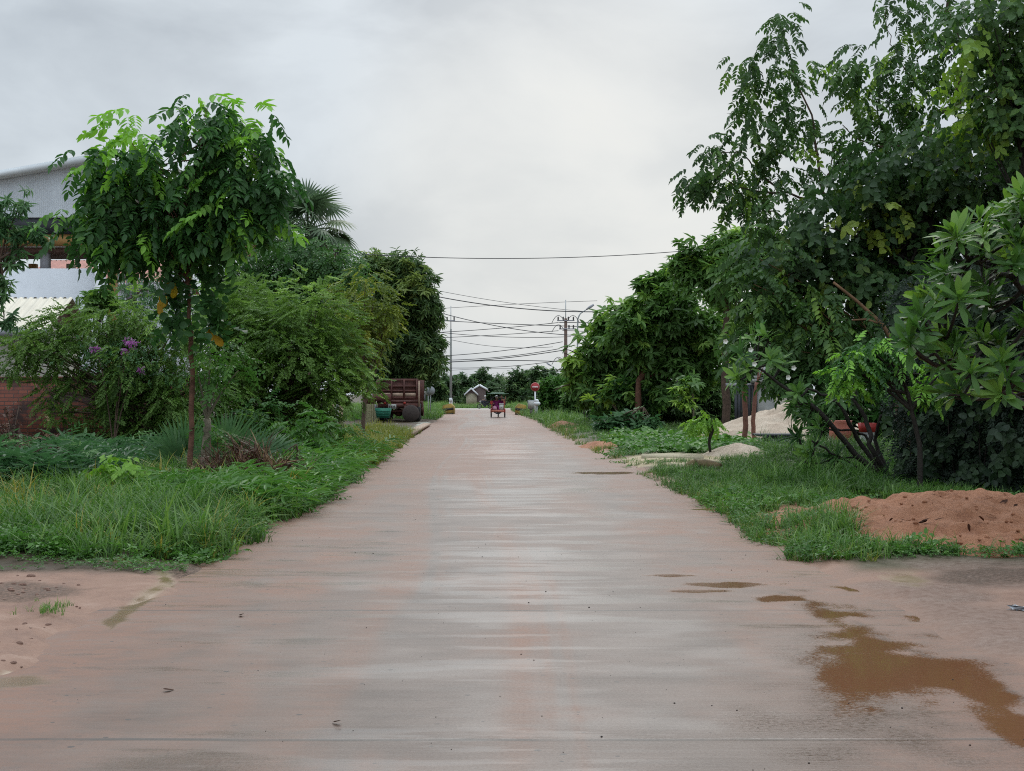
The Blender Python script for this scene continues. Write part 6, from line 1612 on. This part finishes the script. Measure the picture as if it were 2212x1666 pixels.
# red trailer cart going away
CX, CD = X(1075.5, 104), 104.0
ct = thing('passenger_cart', (CX, CD, 0), 'red two-wheeled passenger cart with dark arched hood heading away up the road', 'cart')
def cp_(u, v, h): return np.array([CX + u, CD + v, h])
g = Geo(); g.box(cp_(0, .95, .5), (.86, 1.8, .08)); g.tube([cp_(-.4, .0, .5), cp_(-.4, 1.9, .52), cp_(0, 2.5, .6)], .03, 6); g.tube([cp_(.4, .0, .5), cp_(.4, 1.9, .52), cp_(0, 2.5, .6)], .03, 6); g.build('frame', M_REDP, ct)
g = Geo(); g.box(cp_(0, .0, .47), (.94, .08, .16)); g.build('bumper', M_REDB, ct)
for s in (-1, 1):
    wheel(ct, cp_(s * .5, .75, .27), .27, .1)
    g = Geo(); g.tube([cp_(s * .5, .4, .38), cp_(s * .5, .55, .56), cp_(s * .5, .75, .61), cp_(s * .5, .95, .56), cp_(s * .5, 1.1, .38)], .055, 6); g.build('mudguard', M_REDP, ct)
    g = Geo(); g.box(cp_(s * .43, .9, .74), (.04, 1.6, .36)); g.build('side_panel', M_REDP, ct)
    for v_ in (.05, 1.7):
        g = Geo(); g.cyl(cp_(s * .45, v_, .5), cp_(s * .47, v_, 1.25), .022, n=6); g.build('post', M_REDP, ct)
g = Geo(); th = np.linspace(0, np.pi, 13)
o_ = np.array([[CX + .52 * math.cos(a), CD, 1.22 + .36 * math.sin(a)] for a in th]); i_ = np.array([[CX + .49 * math.cos(a), CD, 1.22 + .33 * math.sin(a)] for a in th])
V = np.vstack([o_, o_ + [0, 1.75, 0], i_, i_ + [0, 1.75, 0]]); k = np.arange(12)
g.add(V, np.vstack([np.stack([k, k + 1, k + 14, k + 13], -1), np.stack([k + 26, k + 39, k + 40, k + 27], -1), np.stack([k, k + 26, k + 27, k + 1], -1), np.stack([k + 13, k + 14, k + 40, k + 39], -1)])); g.build('hood', M_HOOD, ct)
g = Geo(); g.box(cp_(0, 1.55, .78), (.8, .35, .12)); g.box(cp_(0, 1.75, 1.0), (.8, .08, .5)); g.build('bench', M_MAGSH, ct)
g = Geo(); g.tube([cp_(-.25, -.02, .4), cp_(-.1, .0, .3), cp_(.1, .0, .3), cp_(.25, -.02, .4)], .05, 6); g.build('tow_hook', M_DARKM, ct)
motorbike('motorbike in front of the red cart, its rear wheel showing beneath', CX, CD + 3.0, 0, 0, M_DARKM)
person('passenger in magenta clothes and pale hat sitting in the red cart', (CX - .1, CD + .62, .78), math.pi, M_MAGSH, M_MAGSH, M_COOL, 'hat')
bx = thing('cool_box', (CX + .26, CD + .25, .55), 'white foam box standing at the back right of the red cart', 'box')
g = Geo(); g.box((CX + .26, CD + .25, .76), (.32, .34, .42)); g.build('tub', M_COOL, bx)
g = Geo(); g.box((CX + .26, CD + .25, 1.0), (.35, .37, .06)); ld = g.build('lid', M_COOL, bx)
g = Geo(); g.box((CX + .26, CD + .078, .76), (.12, .004, .05)); g.build('label', M_GREYC, bx)
bg2 = Geo(); bg2.lathe((CX - .24, CD + .22, .55), [(.01, 0), (.15, .01), (.18, .12), (.14, .26), (.05, .3), (.01, .3)], 14)
tag(bg2.build('bag', M_PINK, smooth=True, org=(CX - .24, CD + .22, .55)), 'pink bag at the back left of the red cart', 'bag')
# green canopy carriage crossing to the left
QX, QD = X(1074, 168), 168.0
qc = thing('canopy_carriage', (QX, QD, 0), 'carriage with flat green canopy crossing the junction leftward behind the red cart', 'carriage')
def qp(u, v, h): return np.array([QX + u, QD + v, h])
g = Geo(); g.box(qp(.1, 0, .5), (1.9, 1.2, .1)); g.tube([qp(-.85, 0, .5), qp(-1.5, 0, .75)], .04, 6); g.build('frame', M_DARKM, qc)
for v in (-.66, .66): wheel(qc, qp(.2, v, .3), .3, .1, 'y')
for u in (-.7, 1.0):
    for v in (-.55, .55):
        g = Geo(); g.cyl(qp(u, v, .5), qp(u * 1.05, v, 1.72), .025, n=6); g.build('post', M_DARKM, qc)
g = Geo(); g.box(qp(.1, 0, 1.78), (2.55, 1.5, .05)); g.box(qp(.05, 0, 1.85), (1.9, 1.1, .1), taper=.7); g.build('canopy', M_CANOPY, qc)
g = Geo(); g.box(qp(.75, 0, .85), (.5, 1.1, .5)); g.box(qp(1.0, 0, 1.15), (.1, 1.1, .6)); g.build('seat', M_ORCL, qc)
g = Geo(); g.box(qp(-.1, -.6, .72), (1.4, .05, .34)); g.build('side_panel', M_REDP, qc)
motorbike('dark motorbike towing the green canopy carriage', X(1047, 168), 168, 0, math.pi / 2, M_DARKM)
person('rider in grey shirt and white helmet on the motorbike towing the canopy carriage', (X(1047, 168) + .1, 168, .84), math.pi / 2, M_GREYC, M_NAVY, M_COOL, 'helmet', .92)
person('passenger in rust orange top seated under the green canopy', (QX + .55, 168, 1.1), math.pi / 2, M_ORCL, M_NAVY, M_NAVY, 'hair', .8)

# ================================================================== right side small objects
M_POST = solid('red_brown_timber', (.2, .085, .06), .8, var=.3, scale=8, bump=.4)
def wpost(label, pts, D, r0, r1, seed):
    r = np.random.default_rng(seed)
    t = thing('wooden_post', (X(pts[0][0], D), D, gz(X(pts[0][0], D), D)), label, 'post', 'red wooden posts by the sand heap')
    P = np.array([W(x, y, D) for x, y in pts]); P = np.concatenate([bez(P[i], P[i + 1], n=5)[:-1] for i in range(len(P) - 1)] + [P[-1:]]); P[1:-1] += r.normal(size=P[1:-1].shape) * .008
    g = Geo(); g.tube(P, np.linspace(r0, r1, len(P)), 9); g.build('shaft', M_POST, t, smooth=True)
    g = Geo()
    for k in range(3): g.tube(bez(P[-1] - [0, 0, .1], P[-1] + [r.normal() * .25, r.normal() * .1, .35 + .1 * k], .05, 5), np.linspace(.035, .012, 5), 6)
    g.build('cut_branch', M_POST, t)
wpost('left of two red-brown posts, thicker, rising before the sand heap', [(1606, 980), (1611, 920), (1609, 860), (1606, 815)], 42.5, .085, .075, 1)
wpost('right of two red-brown posts, slimmer and slightly bent, in the sand heap edge', [(1631, 962), (1627, 910), (1630, 870), (1635, 825)], 46, .075, .065, 2)
M_TANK = solid('grey_tank', (.27, .33, .35), .6, var=.12, scale=2); M_HOLE_SHADE = solid('painted_hole_shade', (.02, .022, .025), .9)
tk = thing('water_trough', (X(1680, 41), 41, gz(X(1680, 41), 41)), 'blue-grey concrete trough with dark square opening on the grassy hump', 'trough')
x0, x1, z1 = X(1644, 41), X(1735, 41), Zr(943, 41)
g = Geo(); g.box(((x0 + x1) / 2 + .12, 41.6, z1 / 2 - .1), (x1 - x0 - .28, 1.1, z1 + .2)); g.build('body', M_TANK, tk)
g = Geo(); g.box((x0 + .16, 41.35, z1 / 2 - .12), (.3, .5, z1 + .1)); wing = g.build('outlet', M_TANK, tk)
g = Geo(); g.box((x0 + .16, 41.09, z1 - .17), (.26, .02, .28)); g.build('opening', M_HOLE_SHADE, wing)  # solid panel, no hole: the shade inside is put into its dark colour
g = Geo(); g.box(((x0 + x1) / 2, 41.55, z1 + .03), (x1 - x0 + .1, 1.3, .06)); g.build('rim', M_DARKM, tk)
tag(Geo().prism([tuple(G(1385, 997)), tuple(G(1520, 1001)), tuple(G(1518, 986)), tuple(G(1388, 986))], 2, -.05, .13).build('concrete_ledge', solid('yellowish_concrete', (.42, .36, .24), .8, var=.25), org=(4.2, 37, 0)), 'low pale yellow concrete ledge across the right verge beside the vine bed', 'ledge')
lg = Geo(); a = W(1480, 1016, 30.2); b = W(1508, 1003, 30.3); c = W(1556, 1010, 30.0)
lg.tube(np.concatenate([bez(a, b, .12, 5)[:-1], bez(b, c, .05, 5)]), [.085, .09, .095, .1, .1, .105, .1, .095, .09], 9)
tag(lg.build('log', solid('mossy_log', (.17, .12, .06), .85, var=.4, bump=.5), smooth=True, org=a), 'curved mossy brown log lying in the right verge grass', 'log')
bp = thing('brick_stack', (X(1590, 40), 40, gz(X(1590, 40), 40)), 'small stack of red bricks beside the foot of the thicker red post', 'bricks')
r = np.random.default_rng(4)
for k in range(9):
    g = Geo(); a = r.normal() * .12; g.box((X(1583, 40) + .11 * (k % 3) + r.normal() * .01, 40 + .02 * r.normal(), gz(X(1590, 40), 40) + .05 + .072 * (k // 3)), (.1, .22, .066), [[math.cos(a), -math.sin(a), 0], [math.sin(a), math.cos(a), 0], [0, 0, 1]]); g.build('brick', M_BRICK if k % 2 else M_POST, bp)
pt = thing('planter', (X(1873, 35), 35, gz(X(1873, 35), 35)), 'red rectangular planter seen through the dark frangipani stems', 'planter')
zc = Zr(934, 35); frust_g = Geo(); frust(frust_g, (X(1873, 35), 35, zc), .16, .15, .19, .17, .23); frust_g.build('tub', M_REDP, pt)
g = Geo(); g.box((X(1873, 35), 35, zc / 2), (.3, .3, zc)); g.build('stand', M_CONC, pt)
pt2 = thing('clay_pot', (X(1818, 36), 36, gz(X(1818, 36), 36)), 'orange clay pot behind the frangipani stems left of the red planter', 'pot')
g = Geo(); g.lathe((X(1818, 36), 36, gz(X(1818, 36), 36)), [(.01, 0), (.2, .01), (.32, .3), (.3, .55), (.24, .66), (.27, .72), (.24, .72), (.2, .6), (.01, .5)], 20); g.build('pot', M_REDB, pt2, smooth=True)
# left side small objects
fp = thing('frond_pile', (*G(540, 1078), 0.0), 'pile of dry brown palm fronds at the foot of the fan palms', 'debris'); fp.location.z = gz(*G(540, 1078)); ORG[fp.name] = np.array(fp.location)
r = np.random.default_rng(8)
g = Geo(); c = W(540, 1075, 24.2)
n = 70
p = np.stack([c[0] + r.normal(size=n) * .38, c[1] + r.normal(size=n) * .4, gz(c[0], c[1]) + .04 + np.abs(r.normal(size=n)) * .16], -1)
scatter(g, TP['longtuft'], p, np.stack([r.normal(size=n), r.normal(size=n), r.normal(size=n) * .3], -1), np.stack([r.normal(size=n), r.normal(size=n) - .3, .3 + np.abs(r.normal(size=n)) * .6], -1), r.uniform(.3, .75, n), .35 + r.normal(size=n) * .18, r)
scatter(g, TP['fan'], [c + [-.05, 0, .3], c + [.25, .1, .25], c + [-.5, -.3, .1]], [[.3, -.2, -.5], [.5, 0, -.7], [-.5, -.5, -.2]], [[.2, -1, .4]] * 3, [.55, .5, .5], [.15, .2, .5], r)
g.build('fronds', LM['brown'], fp)
M_BAMB = solid('pale_bamboo', (.45, .34, .22), .7, var=.25)
for i, (x0_, y0_, x1_, y1_, lab) in enumerate(((380, 1068, 416, 1010, 'longest pale split stake leaning right against the sapling base'), (425, 1036, 440, 1008, 'short pale stake crossing right of the sapling trunk'), (370, 1062, 378, 1040, 'small pale stub of wood left of the sapling base'), (470, 1072, 520, 1056, 'pale dry stalk lying flat before the brown frond pile'))):
    g = Geo(); a = W(x0_, y0_, 24.3); b = W(x1_, y1_, 24.6); g.tube([a, (a + b) / 2 + [0, 0, .01], b], [.022, .026, .02], 6)
    tag(g.build('wooden_stake', M_BAMB, org=a), lab, 'stake', 'pale stakes around the sapling')
dv = thing('dry_vine_mound', (*G(-25, 1055), 0.0), 'brown tangle of dead vines at the left picture edge below the brick wall', 'dead vines')
ORG[dv.name] = np.array([*G(-25, 1055), 0.])
r = np.random.default_rng(15); g = Geo(); gs = Geo(); c0 = W(-25, 1000, 27)
for k in range(160):
    a = c0 + r.normal(size=3) * [.45, .4, .4]; a[2] = abs(a[2]) * .9; b = a + r.normal(size=3) * [.35, .3, .4]; b[2] = max(b[2], .02)
    gs.tube(bez(a, b, -.1, 5, r.normal() * .15), .009, 4, cap=False)
n = 900; p = c0 + r.normal(size=(n, 3)) * [.42, .4, .5]; p[:, 2] = np.abs(p[:, 2])
scatter(g, TP['small'], p, r.normal(size=(n, 3)), np.array([0, -.3, .6]) + r.normal(size=(n, 3)) * .5, .14, .4 + r.normal(size=n) * .2, r)
gs.build('stems', M_BARK, dv); g.build('dead_leaves', LM['brown'], dv)
for i, (x, y, h) in enumerate(((709, 910, 26), (717, 909, 30), (727, 908, 27), (734, 908, 30))):
    D = 62; g = Geo(); z0 = gz(X(x, D), D); g.box((X(x, D), D + .1 * i, z0 + h * D / FD * .5 + .3), (.15 + .03 * (i % 2), .03, h * D / FD + .6), [[1, 0, .06 * (i - 1.5)], [0, 1, 0], [0, 0, 1]])
    tag(g.build('fence_board', M_BAMB if i % 2 else M_PLATE, org=(X(x, D), D, z0)), ['leftmost tan board of the broken fence in the left bush', 'tall white board, second of the broken fence in the left bush', 'short tan board, third of the broken fence in the left bush', 'rightmost white board of the broken fence in the left bush'][i], 'board', 'broken fence boards in the left bush')
# leaf litter and clods
M_DEAD = leafmat('dead_leaf', (.05, .022, .014), (.1, .045, .025), (.2, .1, .05), trans=.05, rough=.9, spec=.1)
def dead_leaf(x, y, s, label, group, z=None, seed=0):
    r = np.random.default_rng(seed); p = G(x, y)
    g = Geo()
    v, q = leaf6(np.zeros(3), np.array([r.normal(), r.normal() * .6, .1]), np.array([r.normal() * .12, r.normal() * .12, 1]), s, s * .5, droop=-.12); g.add(v, q, None, .4 + r.normal() * .2)
    zz = gz(*p) if z is None else z
    o = g.build('dead_leaf', M_DEAD); o.location = (p[0], p[1], zz + .004)
    return tag(o, label, 'leaf', group)
def heap_z(o, x, y):
    co = np.empty(len(o.data.vertices) * 3, np.float32); o.data.vertices.foreach_get('co', co); co = co.reshape(-1, 3) + np.array(o.location)
    return float(co[np.argmin((co[:, 0] - x) ** 2 + (co[:, 1] - y) ** 2), 2])
H1 = [q for q in COL.objects if q.name == 'soil_heap'][0]
for i in range(22):
    r = np.random.default_rng(300 + i); px, py = 5.2 + r.normal() * .9, 16.2 + r.normal() * .9
    if ((px - 5.35) / 2.1) ** 2 + ((py - 17.1) / 2.7) ** 2 > .9: continue
    g = Geo(); s = r.uniform(.07, .15)
    v, q = leaf6(np.zeros(3), np.array([r.normal(), r.normal() * .6, .1]), np.array([r.normal() * .4, r.normal() * .2 - .1, 1]), s, s * .4, droop=-.15); g.add(v, q, None, .35 + r.normal() * .2)
    o = g.build('dead_leaf', M_DEAD); o.location = (px, py, heap_z(H1, px, py) + .015); tag(o, 'curled dead brown leaf lying on the red soil mound', 'leaf', 'dead leaves on the red soil mound')
for i, (x, y, s, lab) in enumerate(((376, 1491, .08, 'crumpled brown leaf on the concrete at the lower left'), (55, 1535, .16, 'largest dry brown leaf, arched, at the bottom left mud edge'), (520, 1330, .08, 'pale brown leaf on the road near the second slab joint'), (140, 1462, .16, 'reddish leaf at the edge of the left mud'), (718, 1562, .07, 'thin dark leaf sliver on the road at bottom left of centre'))):
    dead_leaf(x, y, s, lab, None, 0.0 if x > 300 else None, 400 + i)
M_CLOD = soilmat('mud_clod', ((.2, .1, .07), (.33, .19, .14), (.42, .28, .22)), sc=6)
r = np.random.default_rng(21); g = Geo()
for k in range(60):
    if k < 30:
        x, y = r.normal(60, 90), r.normal(1400, 50)
    else:
        x, y = r.normal(60, 80), r.normal(1285, 18)
    if y < 1255 or x > 190: continue
    p = G(x, y); s = abs(r.normal()) * .012 + .006
    g.ball((p[0], p[1], gz(*p) + s * .1), (s * r.uniform(.8, 1.6), s * r.uniform(.8, 1.6), s * r.uniform(.5, .9)), 7, 5)
tag(g.build('mud_clods', M_CLOD, smooth=True), 'scattered clods of pink mud at the lower left roadside', 'mud clods', None, 'stuff')
g = Geo()
for k in range(260):
    x, y = r.uniform(1700, 2230), r.uniform(1085, 1210); p = G(x, y)
    if ((p[0] - 5.35) / 2.1) ** 2 + ((p[1] - 17.1) / 2.7) ** 2 > .95: continue
    s = abs(r.normal()) * .010 + .006; z = heap_z(H1, *p)
    g.ball((p[0], p[1], z + s * .2), (s * 1.3, s * 1.2, s * .8), 7, 5)
tag(g.build('soil_clods', M_REDSOIL, smooth=True), 'small crumbs of red soil strewn over the right mound', 'soil crumbs', None, 'stuff')
# tuft on the mud
r = np.random.default_rng(23); p = G(110, 1335); g = Geo()
n = 26; P_ = np.stack([p[0] + r.normal(size=n) * .1, p[1] + r.normal(size=n) * .12, np.full(n, gz(*p))], -1)
scatter(g, TP['tuft'], P_, np.stack([r.normal(size=n), r.normal(size=n), r.normal(size=n) * .1], -1), np.tile([0, 0, 1.], (n, 1)), .1, .62, r)
tag(g.build('grass_tuft', LM['grass'], org=(*p, gz(*p))), 'small bright grass tuft alone in the left mud', 'grass tuft')
lt = Geo(); p = G(2195, 1335)
lt.add([[p[0] + r.normal() * .05, p[1] + r.normal() * .04, gz(*p) + abs(r.normal()) * .02] for k in range(24)], None, [[i, i + 1, i + 2] for i in range(22)])
tag(lt.build('litter', solid('grey_wrapper', (.3, .31, .33), .4, var=.3), org=(*p, gz(*p))), 'crumpled grey wrapper at the right picture edge in the mud', 'litter')
r = np.random.default_rng(31); g = Geo()
for k in range(170):
    y = 6.3 * (22 / 6.3) ** r.random(); x = r.uniform(road_l(y) + .2, road_r(y) - .2); sz = .0025 + .004 * r.random() ** 3
    g.ball((x, y, sz * .45), (sz * r.uniform(.8, 1.4), sz * r.uniform(.8, 1.4), sz * .7), 6, 4)
tag(g.build('grit', solid('dark_grit', (.05, .04, .035), .8), smooth=True), 'dark grit and small stones scattered over the wet concrete', 'grit', None, 'stuff')
